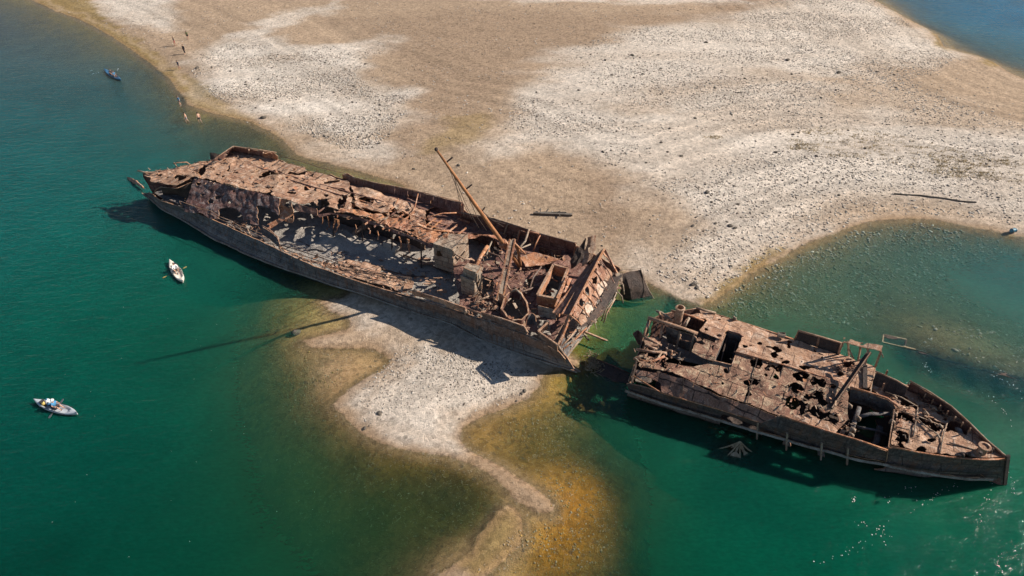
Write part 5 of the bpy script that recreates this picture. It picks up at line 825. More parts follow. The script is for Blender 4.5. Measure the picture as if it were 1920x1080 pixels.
scrap(Rr, [([(1190, 655), (1260, 650), (1300, 690), (1240, 690), (1190, 690)], 3.75, 70), ([(1480, 700), (1590, 725), (1580, 800), (1520, 780), (1470, 760)], 3.8, 70), ([(1570, 680), (1610, 680), (1600, 705), (1560, 700)], 4.15, 30), ([(1670, 750), (1720, 750), (1780, 800), (1700, 830), (1670, 830)], 3.42, 40), ([(1240, 605), (1330, 600), (1340, 670), (1240, 660)], 2.4, 30), ([(1300, 640), (1480, 690), (1480, 760), (1300, 720)], 3.85, 50), ([(1580, 780), (1600, 790), (1600, 820), (1570, 808)], 3.0, 30), ([(1720, 740), (1790, 780), (1785, 790), (1720, 750)], 3.42, 20)], 0, [TANR, CABIN, ORANGE, DARKM, MOTTLE], zj=.12, sz=.6)

# ================================================================== people
SKIN = plain('skin', (.50, .29, .20), .55, .05); SKIN2 = plain('skin_tanned', (.36, .19, .12), .55, .05)
HAIRD = plain('dark_hair', (.03, .02, .015), .7, .2, 40); BLACK = plain('black_cloth', (.02, .02, .025), .8); BLUE = plain('blue_cloth', (.05, .20, .38), .8); REDC = plain('red_cloth', (.32, .05, .06), .8)
WHITEC = plain('white_cloth', (.75, .74, .72), .8); GREYC = plain('grey_cloth', (.22, .22, .23), .8); GREENC = plain('olive_cloth', (.22, .24, .12), .8); NAVY = plain('navy_cloth', (.03, .05, .10), .8)
EYE = plain('eye', (.02, .015, .01), .3)
def V3(*a): return Vector(a)
def hand(mb, wr, d, side, curl=.5, s=1.0):
    "palm, four unequal bent fingers and a thumb"
    d = Vector(d).normalized(); up = Vector((0, 0, 1)) if abs(d.z) < .8 else Vector((1, 0, 0)); x = d.cross(up).normalized(); n = x.cross(d).normalized()
    pal = wr + d * .085 * s; mb.tube([wr, wr + d * .03 * s, pal], [.026 * s, .036 * s, .036 * s], 8)
    for i, L in enumerate((.062, .075, .070, .055)):
        b = pal + x * (i - 1.5) * .021 * s; m = b + d * L * .5 * s - n * .012 * curl; e = m + (d * (1 - curl) - n * curl).normalized() * L * .5 * s
        mb.tube([b - d * .02, b, m, e], [.011 * s, .011 * s, .0105 * s, .009 * s], 6)
    t0 = wr + d * .03 * s + x * side * .03 * s; mb.tube([t0, t0 + (d * .6 + x * side * .7) * .035 * s, t0 + (d * .9 + x * side * .3) * .07 * s], [.014 * s, .013 * s, .010 * s], 6)
def person(loc, rz, J, label, skin=SKIN, top=None, bottom=BLACK, hair=HAIRD, hat=None, S=1.0, sleeves=False, group=None, longhair=False, trousers=False):
    r = thing('person', loc, label, 'person', group, rz)
    P = {k: Vector(v) * S for k, v in J.items()}; mb = MB()
    hip = P['hip']; ch = P['chest']; nk = P['neck']; hd = P['head']
    lat = Vector((0, 1, 0))
    hv = (nk - hip).normalized()
    # trunk as an oval: three tubes side by side
    for o_, k_ in ((0, 1), (-.075, .92), (.075, .92)):
        mb.tube([hip + lat * o_ * S, hip * .55 + ch * .45 + lat * o_ * .8 * S, ch + lat * o_ * 1.25 * S, (ch * .35 + nk * .65) + lat * o_ * 1.1 * S], [.105 * S * k_, .092 * S * k_, .105 * S * k_, .07 * S * k_], 10)
    mb.tube([ch * .3 + nk * .7, nk, nk * .4 + hd * .6], [.07 * S, .055 * S, .052 * S], 8)
    mb.ball(hd, (.088 * S, .076 * S, .112 * S), 14, 10); fx = P.get('face', Vector((1, 0, 0))).normalized()
    mb.tube([hd + fx * .07 * S + V3(0, 0, .01), hd + fx * .108 * S - V3(0, 0, .015 * S)], [.012 * S, .015 * S], 6)
    mb.ball(hd + fx * .045 * S - V3(0, 0, .085 * S), .036 * S, 8, 6)
    for s_ in (-1, 1): mb.ball(hd + lat * s_ * .08 * S, (.016 * S, .010 * S, .03 * S), 6, 5)
    for s_, q_ in ((1, 'L'), (-1, 'R')):
        sh_ = ch * .35 + nk * .65 + lat * s_ * .17 * S; el = P['el' + q_]; wr = P['wr' + q_]; kn = P['kn' + q_]; an = P['an' + q_]; hj = hip + lat * s_ * .09 * S
        mb.tube([ch * .4 + nk * .6, sh_, sh_ * .6 + el * .4, el, el * .6 + wr * .4, wr], [.06 * S, .058 * S, .050 * S, .040 * S, .038 * S, .026 * S], 8)
        hand(mb, wr, P.get('hd' + q_, wr - el), -s_, .6, S)
        mb.tube([hj, hj * .6 + kn * .4, kn, kn * .65 + an * .35, an], [.098 * S, .083 * S, .057 * S, .056 * S, .036 * S], 10)
        ft = P.get('ft' + q_, V3(1, 0, 0)); mb.tube([an - ft * .04 * S, an + ft * .07 * S - V3(0, 0, .03 * S), an + ft * .19 * S - V3(0, 0, .045 * S)], [.042 * S, .038 * S, .028 * S], 8)
    body = mb.build('body', skin, r, smooth=True, rootw=False); m = body.modifiers.new('skin', 'REMESH'); m.mode = 'VOXEL'; m.voxel_size = .0135; m.use_smooth_shade = True
    eyes = MB()
    for s_ in (-1, 1): MB().ball(hd + fx * .078 * S + lat * s_ * .032 * S + V3(0, 0, .012), .013 * S, 8, 6).build('eye', EYE, body, rootw=False)
    MB().ball(hd - fx * .012 * S + V3(0, 0, .022 * S), (.096 * S, .085 * S, .108 * S), 12, 8).build('hair', hair, r, smooth=True, rootw=False)
    if longhair: MB().tube([hd - fx * .06 * S, hd - fx * .11 * S - V3(0, 0, .12 * S), nk - fx * .09 * S - V3(0, 0, .08)], [.08 * S, .06 * S, .03 * S], 8).build('hair', hair, r, smooth=True, rootw=False)
    if hat: MB().lathe(hd + V3(0, 0, .05 * S), [(.17 * S, 0), (.17 * S, .012), (.11 * S, .02), (.10 * S, .09), (.05 * S, .11)], 14).build('hat', hat, r, smooth=True, rootw=False)
    if top:
        c = MB()
        for o_ in (0, -.075, .075): c.tube([hip * .85 + ch * .15 + lat * o_ * S, hip * .5 + ch * .5 + lat * o_ * .8 * S, ch + lat * o_ * 1.25 * S, (ch * .3 + nk * .7) + lat * o_ * 1.1 * S], [.118 * S, .106 * S, .116 * S, .08 * S], 10)
        for s_, q_ in ((1, 'L'), (-1, 'R')):
            sh_ = ch * .35 + nk * .65 + lat * s_ * .17 * S; el = P['el' + q_]; wr = P['wr' + q_]
            pts = [ch * .4 + nk * .6, sh_, sh_ * .45 + el * .55] + ([el, el * .2 + wr * .8] if sleeves else []); c.tube(pts, ([.066, .072, .062] + ([.052, .042] if sleeves else []))[:len(pts)] if S == 1 else [x * S for x in ([.066, .072, .062] + ([.052, .042] if sleeves else []))], 8)
        o = c.build('shirt', top, r, smooth=True, rootw=False); m = o.modifiers.new('cloth', 'REMESH'); m.mode = 'VOXEL'; m.voxel_size = .018; m.use_smooth_shade = True
    c = MB()
    for s_, q_ in ((1, 'L'), (-1, 'R')):
        hj = hip + lat * s_ * .09 * S; kn = P['kn' + q_]; an = P['an' + q_]
        pts = [hip * .9 + ch * .1 + lat * s_ * .05 * S, hj, hj * .45 + kn * .55] + ([kn, kn * .15 + an * .85] if trousers else [])
        c.tube(pts, [x * S for x in ([.105, .112, .096] + ([.075, .052] if trousers else []))], 10)
    o = c.build('trousers' if trousers else 'shorts', bottom, r, smooth=True, rootw=False); m = o.modifiers.new('cloth', 'REMESH'); m.mode = 'VOXEL'; m.voxel_size = .018; m.use_smooth_shade = True
    return r
def stand(step=.12, lean=0, bend=0, armL=(.05, .27, 1.05), armR=(-.05, -.27, 1.05)):
    return dict(hip=(0, 0, .92), chest=(lean * .5, 0, 1.25), neck=(lean * .8, 0, 1.47), head=(lean + .02, 0, 1.62), elL=armL, wrL=(armL[0] + .12, armL[1] + .02, armL[2] - .24), elR=armR, wrR=(armR[0] + .12, armR[1] - .02, armR[2] - .24),
                knL=(step, .11, .50), anL=(step * .8, .11, .08), knR=(-step * .3, -.11, .50), anR=(-step * 1.6, -.11, .10))
def sitting(lean=-.05):
    return dict(hip=(0, 0, .13), chest=(lean, 0, .46), neck=(lean * 1.1, 0, .68), head=(lean + .03, 0, .84), elL=(.14, .27, .42), wrL=(.36, .22, .44), elR=(.14, -.27, .40), wrR=(.36, -.22, .40), knL=(.42, .15, .34), anL=(.82, .14, .10), knR=(.42, -.15, .34), anR=(.82, -.14, .10), ftL=(.7, 0, .7), ftR=(.7, 0, .7))
def at(px, py, z=None):
    X = W(px, py, 0)
    for _ in range(4):
        h = float(height(np.array([[X[0], X[1]]]))[0][0]) if z is None else z; X = W(px, py, h)
    return tuple(X)
WG = 'people wading at the water edge'; BG = 'people walking along the beach'
person(at(329, 86), R(215), stand(.16, .08), 'person in dark top and white and red bottoms, farthest up the beach near the waterline', top=BLACK, bottom=REDC, group=BG, skin=SKIN2)
person(at(347, 101), R(250), stand(.05, .06), 'person all in black standing on the stony shore, second farthest up the beach', top=BLACK, bottom=BLACK, group=BG, sleeves=True, trousers=True)
person(at(337, 130), R(240), stand(.2, .12), 'short person in a dark shirt at the algae stained shore, closest to the wading people', top=NAVY, bottom=GREYC, group=BG, S=.92, skin=SKIN2)
person(at(353, 74), R(100), stand(.08), 'person in an olive shirt beside a dark stone, standing farthest from the water', top=GREENC, bottom=BLACK, group=BG, S=.95)
person(at(339, 199, -.25), R(230), stand(.12, .10), 'wader in black and blue swim gear, farthest of the three in the water', top=BLUE, bottom=BLACK, group=WG, longhair=True)
person(at(352, 231, -.35), R(200), stand(.16, .08, armL=(.12, .28, 1.15)), 'shirtless wader in white shorts, left one of the pair in the water', bottom=GREYC, group=WG, top=None)
person(at(376, 231, -.3), R(150), stand(.14, .06), 'shirtless wader in dark shorts, right one of the pair in the water', bottom=BLACK, group=WG)

# ================================================================== kayaks
def kayak(e0, e1, beam, label, hullm, deckm, extras=()):
    a = Vector(W(*e0, .12)); b = Vector(W(*e1, .12)); L = (b - a).length; rz = math.atan2(b.y - a.y, b.x - a.x); mid = (a + b) / 2
    r = thing('kayak', (mid.x, mid.y, 0), label, 'kayak', 'kayaks on the green water', rz)
    nx = 29; sec = []; V = []; F = []
    for i in range(nx):
        t = -1 + 2 * i / (nx - 1); w_ = beam / 2 * max(.035, (1 - abs(t) ** 2.3)) ** .85; rk = .16 * abs(t) ** 3
        inner = abs(t) < .62; fl = .10 if inner else .25 + rk; wi = w_ * (.70 if inner else .35)
        pr = [(0, -.10 + rk * 1.3), (w_ * .6, -.08 + rk * 1.2), (w_ * .95, .05 + rk), (w_, .17 + rk), (w_ * .88, .22 + rk), (wi, .215 + rk if inner else fl), (wi * .85, fl), (0, fl + (.0 if inner else .03))]
        ring = [(L / 2 * t, y, z) for y, z in pr] + [(L / 2 * t, -y, z) for y, z in pr[-2:0:-1]]; V += ring
    m_ = 14
    for i in range(nx - 1):
        for j in range(m_): F.append((i * m_ + j, i * m_ + (j + 1) % m_, (i + 1) * m_ + (j + 1) % m_, (i + 1) * m_ + j))
    F.append(tuple(range(m_))); F.append(tuple((nx - 1) * m_ + j for j in range(m_))[::-1])
    o = mesh('hull', V, F, [hullm, deckm], r, smooth=True, rootw=False); mi = [1 if 4 <= (k % m_) <= 9 else 0 for k in range((nx - 1) * m_)] + [0, 0]; o.data.polygons.foreach_set('material_index', mi[:len(o.data.polygons)])
    for s_ in (-1, 1):
        MB().tube([(-L * .30, s_ * beam * .44, .24), (L * .30, s_ * beam * .44, .24)], .018, 6).build('gunwale_cord', BLACK, r, rootw=False)
        MB().tube([(s_ * L * .47, 0, .36), (s_ * L * .49, 0, .40), (s_ * L * .5, 0, .35)], .02, 6).build('carry_handle', BLACK, r, rootw=False)
    MB().lathe((L * .36, 0, .27), [(.12, 0), (.12, .03), (.09, .045)], 14).build('hatch', BLACK, r, rootw=False)
    MB().lathe((-L * .37, 0, .27), [(.10, 0), (.10, .03), (.07, .045)], 14).build('hatch', BLACK, r, rootw=False)
    for xo in extras:
        s2 = MB().beam((xo - .22, 0, .14), (xo + .20, 0, .14), .42, .05).build('seat', BLACK, r, rootw=False)
        MB().beam((xo - .26, 0, .14), (xo - .36, 0, .50), .40, .05, up=(1, 0, 0)).build('backrest', BLACK, s2, rootw=False)
    return r, mid, rz, L
KW = plain('pale_kayak_plastic', (.52, .56, .60), .35, .06, 3); KD = plain('grey_kayak_deck', (.40, .44, .48), .4, .1, 5); KC = plain('cream_kayak_plastic', (.66, .62, .54), .35, .06, 3); KB = plain('blue_kayak_plastic', (.02, .16, .30), .35, .1, 3); KB2 = plain('light_blue_deck', (.035, .11, .21), .4, .2, 4)
YEL = plain('yellow_blade', (.60, .42, .12), .4, .1)
def paddle(a, b, label, blade, shaft=BLACK):
    a = Vector(W(*a)); b = Vector(W(*b)); d = (b - a).normalized(); r = thing('paddle', tuple(a), label, 'paddle', 'paddles of the kayakers')
    MB().tube([a + d * .3, b - d * .3], .02, 8).build('shaft', shaft, r)
    for p, s_ in ((a, 1), (b, -1)):
        x = d.cross(Vector((0, 0, 1))).normalized(); V = []
        for t, w_ in ((0, .05), (.08, .09), (.25, .10), (.38, .06), (.45, .02)): V += [p + d * s_ * t + x * w_ + V3(0, 0, .01), p + d * s_ * t - x * w_ + V3(0, 0, .01), p + d * s_ * t - x * w_ - V3(0, 0, .01), p + d * s_ * t + x * w_ - V3(0, 0, .01)]
        F = [(0, 1, 2, 3), (16, 19, 18, 17)]
        for k in range(4):
            for j in range(4): F.append((k * 4 + j, k * 4 + (j + 1) % 4, k * 4 + 4 + (j + 1) % 4, k * 4 + 4 + j))
        mesh('blade', V, F, blade, r)
    return r
def seat_on(k, xo, J, label, **kw):
    r, mid, rz, L = k; f = kw.pop('face_rz', 0); return person((mid.x + math.cos(rz) * xo, mid.y + math.sin(rz) * xo, .12), rz + f, J, label, group='kayakers', **kw)
kA = kayak((66, 752), (146, 777), .95, 'pale grey blue kayak near the lower left, loaded with bags at its stern', KW, KD, (.0, -1.1))
seat_on(kA, -.1, sitting(.05), 'kayaker in white cap and blue vest paddling the loaded pale kayak', top=BLUE, bottom=GREYC, hat=WHITEC)
r, mid, rz, L = kA
def bag(xo, yo, z, s, label, mat, mat2):
    p = Vector((mid.x + math.cos(rz) * xo - math.sin(rz) * yo, mid.y + math.sin(rz) * xo + math.cos(rz) * yo, z)); t_ = thing('dry_bag', tuple(p), label, 'bag', 'bags on the loaded kayak')
    MB().lathe((0, 0, 0), [(s * .7, 0), (s, .06), (s * 1.05, s), (s * .85, s * 1.8), (s * .4, s * 2.1), (s * .3, s * 2.3)], 12, axis=(.3, .2, 1)).build('sack', mat, t_, smooth=True, rootw=False)
    MB().lathe((.3 * s * .55 * 1.7, .2 * s * 1.7 * .55, s * 1.95), [(s * .34, 0), (s * .36, .05), (s * .2, .12)], 10, axis=(.3, .2, 1)).build('roll_closure', mat2, t_, rootw=False)
bag(-1.05, .12, .16, .20, 'white rounded bag at the stern of the loaded kayak', WHITEC, KB); bag(-1.22, -.14, .16, .15, 'yellowish bag on the stern side behind the white bag', YEL, BLACK); bag(-.75, -.05, .16, .14, 'light blue bag between the white bag and the kayaker', KB2, BLACK)
paddle((91, 784, .0), (119, 748, 1.0), 'dark paddle held across the loaded pale kayak', GREYC)
kB = kayak((319, 490), (344, 530), .98, 'cream white kayak drifting between the wreck and the open water, seen bow down', KC, KC, (-.4,))
seat_on(kB, -.25, sitting(-.15), 'kayaker in a white shirt leaning back in the cream kayak', top=WHITEC, bottom=BLACK, hair=HAIRD, sleeves=True)
r, mid, rz, L = kB
bag(-1.1, .1, .16, .17, 'black bag behind the kayaker in the cream kayak', BLACK, NAVY)
paddle((305, 521, .0), (350, 500, .8), 'paddle with pale yellow blades beside the cream kayak', YEL)
kC = kayak((196, 131), (227, 151), .95, 'dark blue kayak farthest out near the top left shore', KB, KB2, (-.5, .9))
seat_on(kC, -.55, sitting(.05), 'rear kayaker with bare arms in the dark blue kayak', top=BLACK, bottom=NAVY)
seat_on(kC, .75, sitting(.08), 'front kayaker in the dark blue kayak, next to a raised paddle', top=BLUE, bottom=NAVY, skin=SKIN2)
paddle((214, 143, .5), (222, 128, 1.5), 'raised paddle with a white blade over the dark blue kayak', WHITEC)

# ================================================================== debris on the shore and in the water
def onground(P, dz=0): return [tuple(np.array(at(*p)) + (0, 0, dz)) for p in P]
t_ = thing('broken_beam', at(1035, 404), 'long dark broken timber lying on the flat sand behind the wreck', 'timber')
MB().beam(*onground([(1000, 402), (1073, 405)], .16), .28, .22).build('main_timber', WOODM, t_)
MB().beam(*onground([(1012, 401), (1062, 401)], .2), .14, .12).build('side_timber', WOODM, t_)
for a, b in (((1013, 401), (1013, 395)), ((1024, 400), (1028, 396)), ((1042, 402), (1050, 400)), ((1048, 405), (1050, 409))): pa, pb = onground([a, b], .2); MB().beam(pa, (pb[0], pb[1], pb[2] + .1), .12, .1).build('cross_piece', WOODM, t_)
def log(P, r_, label):
    o = MB().tube(onground(P, r_ * .7), [r_ * random.uniform(.7, 1.15) for _ in P], 8).build('driftwood_log', WOODM, None); return tag(o, label, 'driftwood', 'dark driftwood lines on the white shore')
log([(1676, 364), (1700, 366), (1724, 367), (1752, 371)], .10, 'dark driftwood log on the white stones above the right cove, left one of two')
log([(1748, 370), (1772, 373), (1800, 378), (1830, 380)], .10, 'dark driftwood log on the white stones above the right cove, right one of two')
t_ = thing('barrel', at(1898, 436), 'small blue barrel at the waterline of the right cove', 'barrel')
MB().lathe(np.array(at(1898, 436)) + (0, 0, .3), [(.2, -.35), (.23, -.25), (.23, .25), (.2, .35)], 14, axis=(1, .2, .05)).build('drum', plain('blue_plastic', (.05, .22, .32), .4), t_, smooth=False)
for k in (-.28, .28): MB().lathe(np.array(at(1898, 436)) + (k * .8, k * .16, .3), [(.25, -.03), (.25, .03)], 14, axis=(1, .2, .05)).build('hoop', BLACK, t_)
# net covered frame in the water below the bow section
t_ = thing('netted_tripod', tuple(W(1383, 848, 0)), 'pointed brown frame sticking out of green water beside the bow section', 'debris')
tip = W(1388, 828, .75); WEED = rust('dried_weed', (.27, .21, .13), (.34, .27, .18), (.08, .06, .03), (.48, .41, .30), seam=None)
base = [W(1345, 842, -.1), W(1368, 836, -.05), W(1392, 836, -.1), W(1414, 850, -.15), W(1388, 862, -.1), W(1362, 856, -.1)]
for b_ in base: MB().tube([tip, (np.array(tip) * .45 + b_ * .55) - (0, 0, .12), b_], [.05, .06, .05], 6).build('strut', WEED, t_)
for i in range(6):
    a, b = base[i], base[(i + 1) % 6]; m1 = tip * .5 + a * .5 - (0, 0, .15); m2 = tip * .5 + b * .5 - (0, 0, .15)
    wall('net', [np.array([tip - (0, 0, .05), tip - (0, 0, .07), tip - (0, 0, .09)]) + np.array([(0, 0, 0), (.05, 0, 0), (.1, 0, 0)]), np.array([m1, (m1 + m2) / 2, m2]), np.array([a, (a + b) / 2, b])], WEED, t_, cell=.1, rough=.05, jag=(0, .1, .1, .1), thick=.03, nh=(.42, 1.8), seed=200 + i)
# sunken box rim in the cove
t_ = thing('sunken_box', tuple(W(1680, 638, 0)), 'rectangular metal rim at the surface of the right cove, trailing a short sunken edge and a dark strip put in as shade', 'debris')
cs = [W(1657, 627, .01), W(1700, 636, .01), W(1697, 651, .0), W(1655, 641, .0)]
for i in range(4): MB().beam(cs[i] - (0, 0, .10), cs[(i + 1) % 4] - (0, 0, .10), .10, .22).build('rim', [WEED, DARKM, WEED, WEED][i], t_)
wall('box_floor', [np.array([cs[0], (cs[0] + cs[1]) / 2, cs[1]]) - (0, 0, .02), np.array([cs[3], (cs[3] + cs[2]) / 2, cs[2]]) - (0, 0, .12)], DARKM, t_, cell=.3, jag=(0, 0, 0, 0), rough=.02, thick=.02, seed=210)
MB().beam(W(1694, 650, -.02), W(1740, 662, -.1), .16, .12).build('sunken_edge', WEED, t_)
plate('ledge_shade', [(1698, 652, -.07), (1760, 668, -.07), (1830, 686, -.07), (1940, 714, -.07), (1940, 722, -.07), (1830, 694, -.07), (1760, 676, -.07), (1700, 660, -.07)], DARKM, t_, cell=.2, rough=.02, jag=.3, seed=215)  # dark strip added to stand in for underwater shade along the shelf
# things between the two hulls
t_ = thing('sunken_beam', tuple(W(1110, 630, 0)), 'thin rusty beam slanting into the green gap between the two hulls', 'debris')
MB().beam(W(1096, 622, .7), W(1140, 640, -.1), .16).build('beam', TANR, t_); MB().beam(W(1094, 626, .6), W(1104, 638, -.1), .14).build('beam_end', CABIN, t_)
t_ = thing('sunken_plate', tuple(W(1155, 695, 0)), 'dark awash hull plate lying between the two hulls', 'debris')
plate('plate', [(1120, 674, .10), (1150, 686, .06), (1184, 702, .08), (1180, 724, -.06), (1140, 716, -.08), (1116, 700, -.06)], DARKM, t_, cell=.15, rough=.05, jag=.2, seed=220)
bent('plate_edge', [(1120, 674, .18), (1150, 686, .14), (1184, 702, .16)], .05, MAROON, t_)
t_ = thing('weed_clump', tuple(W(1112, 682, 0)), 'brown shaggy weed clump snagged between the two hulls', 'weed')
mb = MB()
for k in range(90):
    p = W(1112 + random.gauss(0, 6), 682 + random.gauss(0, 9), .02); mb.tube([p, p + (random.gauss(0, .2), random.gauss(0, .2), random.uniform(.05, .35)), p + (random.gauss(0, .4), random.gauss(0, .4), random.uniform(0, .2))], [.04, .035, .015], 5)
mb.build('fronds', WEED, t_)['kind'] = 'stuff'
# stones
def stone_mesh(seed, d=.25):
    mb = MB().ball((0, 0, 0), (1, .8, .55), 12, 8); rs = random.Random(seed); o = rs.random() * 50
    mb.V = [tuple(Vector(v) * (1 + d * noise.noise(Vector(v) * 1.3 + Vector((o, o, o))) + .1 * noise.noise(Vector(v) * 4 + Vector((o, 0, 0))))) for v in mb.V]; return mb
STONED = rust('dark_stone', (.10, .085, .07), (.14, .12, .10), (.04, .03, .03), (.25, .22, .18), seam=None); STONEL = rust('pale_stone', (.50, .46, .41), (.40, .36, .31), (.22, .19, .16), (.62, .59, .54), seam=None, bump=.3)
protos = []
for k in range(5): b_ = stone_mesh(k); me = bpy.data.meshes.new('stone'); me.from_pydata(b_.V, [], b_.F); me.materials.append(STONED); protos.append(me)
ST = [(494, 221, .5), (370, 128, .5), (1477, 113, .5), (1572, 137, .5), (1324, 80, .4), (1326, 361, .4), (711, 775, .25), (684, 803, .2), (984, 733, .22), (978, 738, .16), (968, 752, .14), (1299, 424, .3), (1369, 424, .35), (1378, 428, .3), (1301, 533, .4), (1307, 540, .3), (556, 624, .5), (1185, 104, .4), (1135, 113, .35), (712, 778, .15), (860, 310, .3), (776, 317, .25)]
while len(ST) < 110:
    x, y = random.uniform(980, 1900), random.uniform(90, 530)
    if inside(np.array([[x, y]]), WHITES[5][0])[0]: ST.append((x, y, random.uniform(.12, .28)))
while len(ST) < 160:
    x, y = random.uniform(380, 760), random.uniform(100, 280)
    if inside(np.array([[x, y]]), WHITES[0][0])[0]: ST.append((x, y, random.uniform(.14, .3)))
SP = np.array([at(x, y) for x, y, s in ST[:22]])
for i, (x, y, s) in enumerate(ST):
    p = at(x, y); o = bpy.data.objects.new('stone', protos[i % 5]); COL.objects.link(o); o.location = (p[0], p[1], p[2] + s * .15); o.scale = (s, s * random.uniform(.7, 1), s * random.uniform(.7, 1)); o.rotation_euler = (0, 0, random.uniform(0, 6.3))
    if i == 16: tag(o, 'dark rock breaking the shallow water left of the sandbar', 'rock')
    elif x < 780 and 90 < y < 300: tag(o, 'dark stone among many on the pale shore behind the stern', 'stone', 'dark stones on the left shore')
    elif x < 1000: tag(o, 'small dark stone on the sandbar in front of the wreck' if y > 640 else 'dark stone on the flat behind the wreck', 'stone', 'dark stones on the sandbar' if y > 640 else 'dark stones behind the wreck')
    else: tag(o, 'dark stone among many on the wide white shore', 'stone', 'dark stones on the white shore')
def scatter(name, polys, n, smin, smax, mats, seed, flat=.5, cond=None):
    r_ = np.random.default_rng(seed); pts = []
    for poly, share in polys:
        Pw = Wg(poly); lo = Pw.min(0); hi = Pw.max(0); need = int(n * share); got = 0
        while got < need:
            X = lo + r_.random((need * 3, 2)) * (hi - lo); dens_ = vnoise(X * [.45, 1.0], .16, 3.3, 4) + r_.normal(0, .18, len(X)); X = X[inside(X, Pw) & (dens_ > -.05)]
            X = X[:need - got]; pts.append(X); got += len(X)
            if len(X) == 0: break
    X = np.vstack(pts); Z = height(X)[0]; k = len(X)
    phi = (1 + 5 ** .5) / 2; ico = np.array([(-1, phi, 0), (1, phi, 0), (-1, -phi, 0), (1, -phi, 0), (0, -1, phi), (0, 1, phi), (0, -1, -phi), (0, 1, -phi), (phi, 0, -1), (phi, 0, 1), (-phi, 0, -1), (-phi, 0, 1)]) / 1.9
    fc = np.array([(0, 11, 5), (0, 5, 1), (0, 1, 7), (0, 7, 10), (0, 10, 11), (1, 5, 9), (5, 11, 4), (11, 10, 2), (10, 7, 6), (7, 1, 8), (3, 9, 4), (3, 4, 2), (3, 2, 6), (3, 6, 8), (3, 8, 9), (4, 9, 5), (2, 4, 11), (6, 2, 10), (8, 6, 7), (9, 8, 1)])
    S_ = (smin + (smax - smin) * r_.random(k) ** 2.5); a = r_.random(k) * 6.28; el = .6 + .8 * r_.random(k)
    v = ico[None] * (1 + .35 * r_.normal(0, 1, (k, 12, 1)).clip(-1, 1)); v = v * S_[:, None, None] * np.array([1, 1, flat]); v[..., 0] *= el[:, None] * 1.3
    ca, sa = np.cos(a)[:, None], np.sin(a)[:, None]; x = v[..., 0] * ca - v[..., 1] * sa; y = v[..., 0] * sa + v[..., 1] * ca
    V = np.stack([x + X[:, :1], y + X[:, 1:], v[..., 2] + (Z + S_ * .1)[:, None]], -1).reshape(-1, 3); F = (fc[None] + (np.arange(k) * 12)[:, None, None]).reshape(-1, 3)
    me = bpy.data.meshes.new(name); me.vertices.add(len(V)); me.vertices.foreach_set('co', V.ravel()); me.loops.add(len(F) * 3); me.loops.foreach_set('vertex_index', F.ravel().astype(np.int32)); me.polygons.add(len(F)); me.polygons.foreach_set('loop_start', (np.arange(len(F)) * 3).astype(np.int32)); me.polygons.foreach_set('loop_total', np.full(len(F), 3, np.int32)); me.update(calc_edges=True)
    for m in mats: me.materials.append(m)
    me.polygons.foreach_set('material_index', np.repeat(r_.integers(0, len(mats), k), 20).astype(np.int32)); o = bpy.data.objects.new(name, me); COL.objects.link(o); o['kind'] = 'stuff'; return o
STONEM = rust('tan_stone', (.30, .25, .20), (.36, .31, .26), (.10, .085, .07), (.48, .43, .38), seam=None, bump=.3)
allland = [(0, -20), (330, 120), (400, 200), (560, 285), (760, 340), (960, 440), (1180, 500), (1310, 560), (1450, 480), (1700, 405), (1990, 440), (1990, 220), (1760, 90), (1630, -10)]
scatter('shore_pebbles', [(WHITES[5][0], .62), (WHITES[0][0], .2), (allland, .18)], 52000, .035, .145, [STONED, STONEM, STONEL, STONEL, STONEM, STONEL, STONEM, STONEM, STONEL], 3, flat=.5)
scatter('sandbar_pebbles', [([(700, 700), (760, 650), (860, 665), (1000, 700), (980, 740), (860, 800), (850, 835), (760, 835), (690, 800), (665, 760)], .8), ([(760, 655), (900, 680), (1000, 700), (940, 715), (800, 690)], .2)], 2600, .025, .085, [STONED, STONEM, STONEL, STONEL, STONEM], 5)
scatter('cove_stones', [([(1340, 570), (1440, 500), (1600, 435), (1720, 415), (1900, 445), (1960, 520), (1960, 700), (1800, 670), (1650, 620), (1500, 570), (1400, 580)], 1)], 4200, .05, .18, [STONEM, STONEM, STONEL, WEED, WEED], 6, flat=.5)
OCHRE = rust('ochre_stone', (.34, .22, .07), (.26, .18, .07), (.08, .06, .02), (.42, .30, .12), seam=None, bump=.3)
scatter('shoal_stones', [([(1010, 880), (1100, 840), (1160, 900), (1160, 1000), (1090, 1080), (880, 1080), (960, 1000), (1040, 970)], .55), ([(880, 800), (1000, 780), (1080, 760), (1060, 860), (940, 860)], .25), ([(480, 600), (640, 640), (640, 720), (560, 800), (480, 700)], .2)], 1500, .02, .08, [WEED, OCHRE, WEED], 7, flat=.5)
# dry weeds
def weeds(name, polys, n, mat, seed):
    r_ = random.Random(seed); V = []; F = []
    for poly, k in polys:
        P = np.array(poly, float); lo = P.min(0); hi = P.max(0); c = 0
        while c < k:
            x, y = r_.uniform(lo[0], hi[0]), r_.uniform(lo[1], hi[1])
            if not inside(np.array([[x, y]]), P)[0]: continue
            c += 1; b = at(x, y); sz = r_.uniform(.3, 1.1)
            for j in range(16):
                a = r_.uniform(0, 6.28); d = r_.uniform(0, sz); q0 = (b[0] + d * math.cos(a) * 1.6, b[1] + d * math.sin(a) * .7, b[2]); a2 = r_.uniform(0, 6.28); L = r_.uniform(.12, .3); w = .04; h = r_.uniform(.05, .22)
                dx, dy = math.cos(a2), math.sin(a2); k0 = len(V); V += [(q0[0] - dy * w, q0[1] + dx * w, q0[2]), (q0[0] + dy * w, q0[1] - dx * w, q0[2]), (q0[0] + dx * L, q0[1] + dy * L, q0[2] + h)]; F.append((k0, k0 + 1, k0 + 2))
    o = mesh(name, V, F, mat, None); o['kind'] = 'stuff'; return o
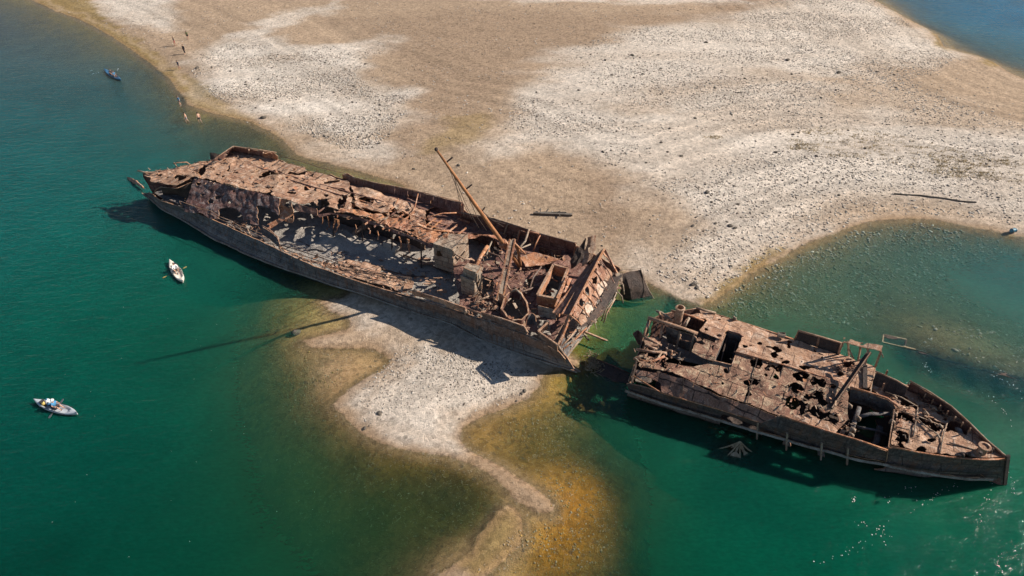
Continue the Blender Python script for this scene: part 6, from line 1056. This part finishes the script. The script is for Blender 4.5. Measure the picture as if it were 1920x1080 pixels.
weeds('dry_weeds', [([(1470, 235), (1640, 245), (1800, 280), (1920, 300), (1920, 345), (1800, 335), (1640, 300), (1500, 290)], 190), ([(1740, 290), (1850, 295), (1860, 335), (1760, 332)], 70), ([(1480, 262), (1515, 265), (1510, 285), (1480, 280)], 16), ([(1310, 248), (1345, 250), (1350, 262), (1315, 262)], 8)], 0, plain('dry_weed_leaf', (.30, .22, .10), .9, .35, 3), 5)
# pale flecks added as sun glints on the water, plus a thin kayak wake
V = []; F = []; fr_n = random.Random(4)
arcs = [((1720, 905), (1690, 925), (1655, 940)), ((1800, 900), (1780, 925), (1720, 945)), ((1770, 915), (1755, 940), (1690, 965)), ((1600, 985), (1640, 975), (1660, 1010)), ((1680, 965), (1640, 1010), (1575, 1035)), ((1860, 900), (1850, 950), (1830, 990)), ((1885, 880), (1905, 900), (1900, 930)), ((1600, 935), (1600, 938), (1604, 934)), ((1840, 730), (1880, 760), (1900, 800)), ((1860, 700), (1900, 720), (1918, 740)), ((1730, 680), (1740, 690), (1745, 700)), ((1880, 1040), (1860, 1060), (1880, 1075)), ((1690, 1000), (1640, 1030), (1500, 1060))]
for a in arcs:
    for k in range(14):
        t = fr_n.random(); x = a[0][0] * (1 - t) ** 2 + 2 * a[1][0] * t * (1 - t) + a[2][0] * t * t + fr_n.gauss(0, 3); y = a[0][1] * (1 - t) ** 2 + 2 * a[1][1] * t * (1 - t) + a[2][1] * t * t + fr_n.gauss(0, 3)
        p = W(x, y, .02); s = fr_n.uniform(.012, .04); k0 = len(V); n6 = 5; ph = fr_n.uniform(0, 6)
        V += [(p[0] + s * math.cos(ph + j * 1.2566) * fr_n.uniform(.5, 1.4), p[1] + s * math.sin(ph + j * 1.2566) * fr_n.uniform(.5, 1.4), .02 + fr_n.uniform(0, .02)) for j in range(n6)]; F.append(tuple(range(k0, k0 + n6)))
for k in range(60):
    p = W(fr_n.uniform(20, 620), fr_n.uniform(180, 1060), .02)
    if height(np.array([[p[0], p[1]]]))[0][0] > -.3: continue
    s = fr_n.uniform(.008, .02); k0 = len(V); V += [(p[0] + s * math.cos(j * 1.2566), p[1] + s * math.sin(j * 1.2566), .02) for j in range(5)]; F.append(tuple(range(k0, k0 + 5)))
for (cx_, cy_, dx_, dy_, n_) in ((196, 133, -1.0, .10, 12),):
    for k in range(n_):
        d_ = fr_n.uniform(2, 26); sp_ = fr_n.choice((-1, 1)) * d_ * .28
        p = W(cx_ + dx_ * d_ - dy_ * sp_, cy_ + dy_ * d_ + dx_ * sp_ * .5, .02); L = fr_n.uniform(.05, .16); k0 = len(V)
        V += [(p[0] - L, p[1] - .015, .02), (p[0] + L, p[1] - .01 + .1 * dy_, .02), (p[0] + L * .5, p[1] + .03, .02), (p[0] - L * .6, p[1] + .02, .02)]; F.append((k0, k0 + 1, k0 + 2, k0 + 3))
o = mesh('glint_wake_flecks', V, F, plain('pale_fleck', (.75, .75, .72), .6), None); o['kind'] = 'stuff'
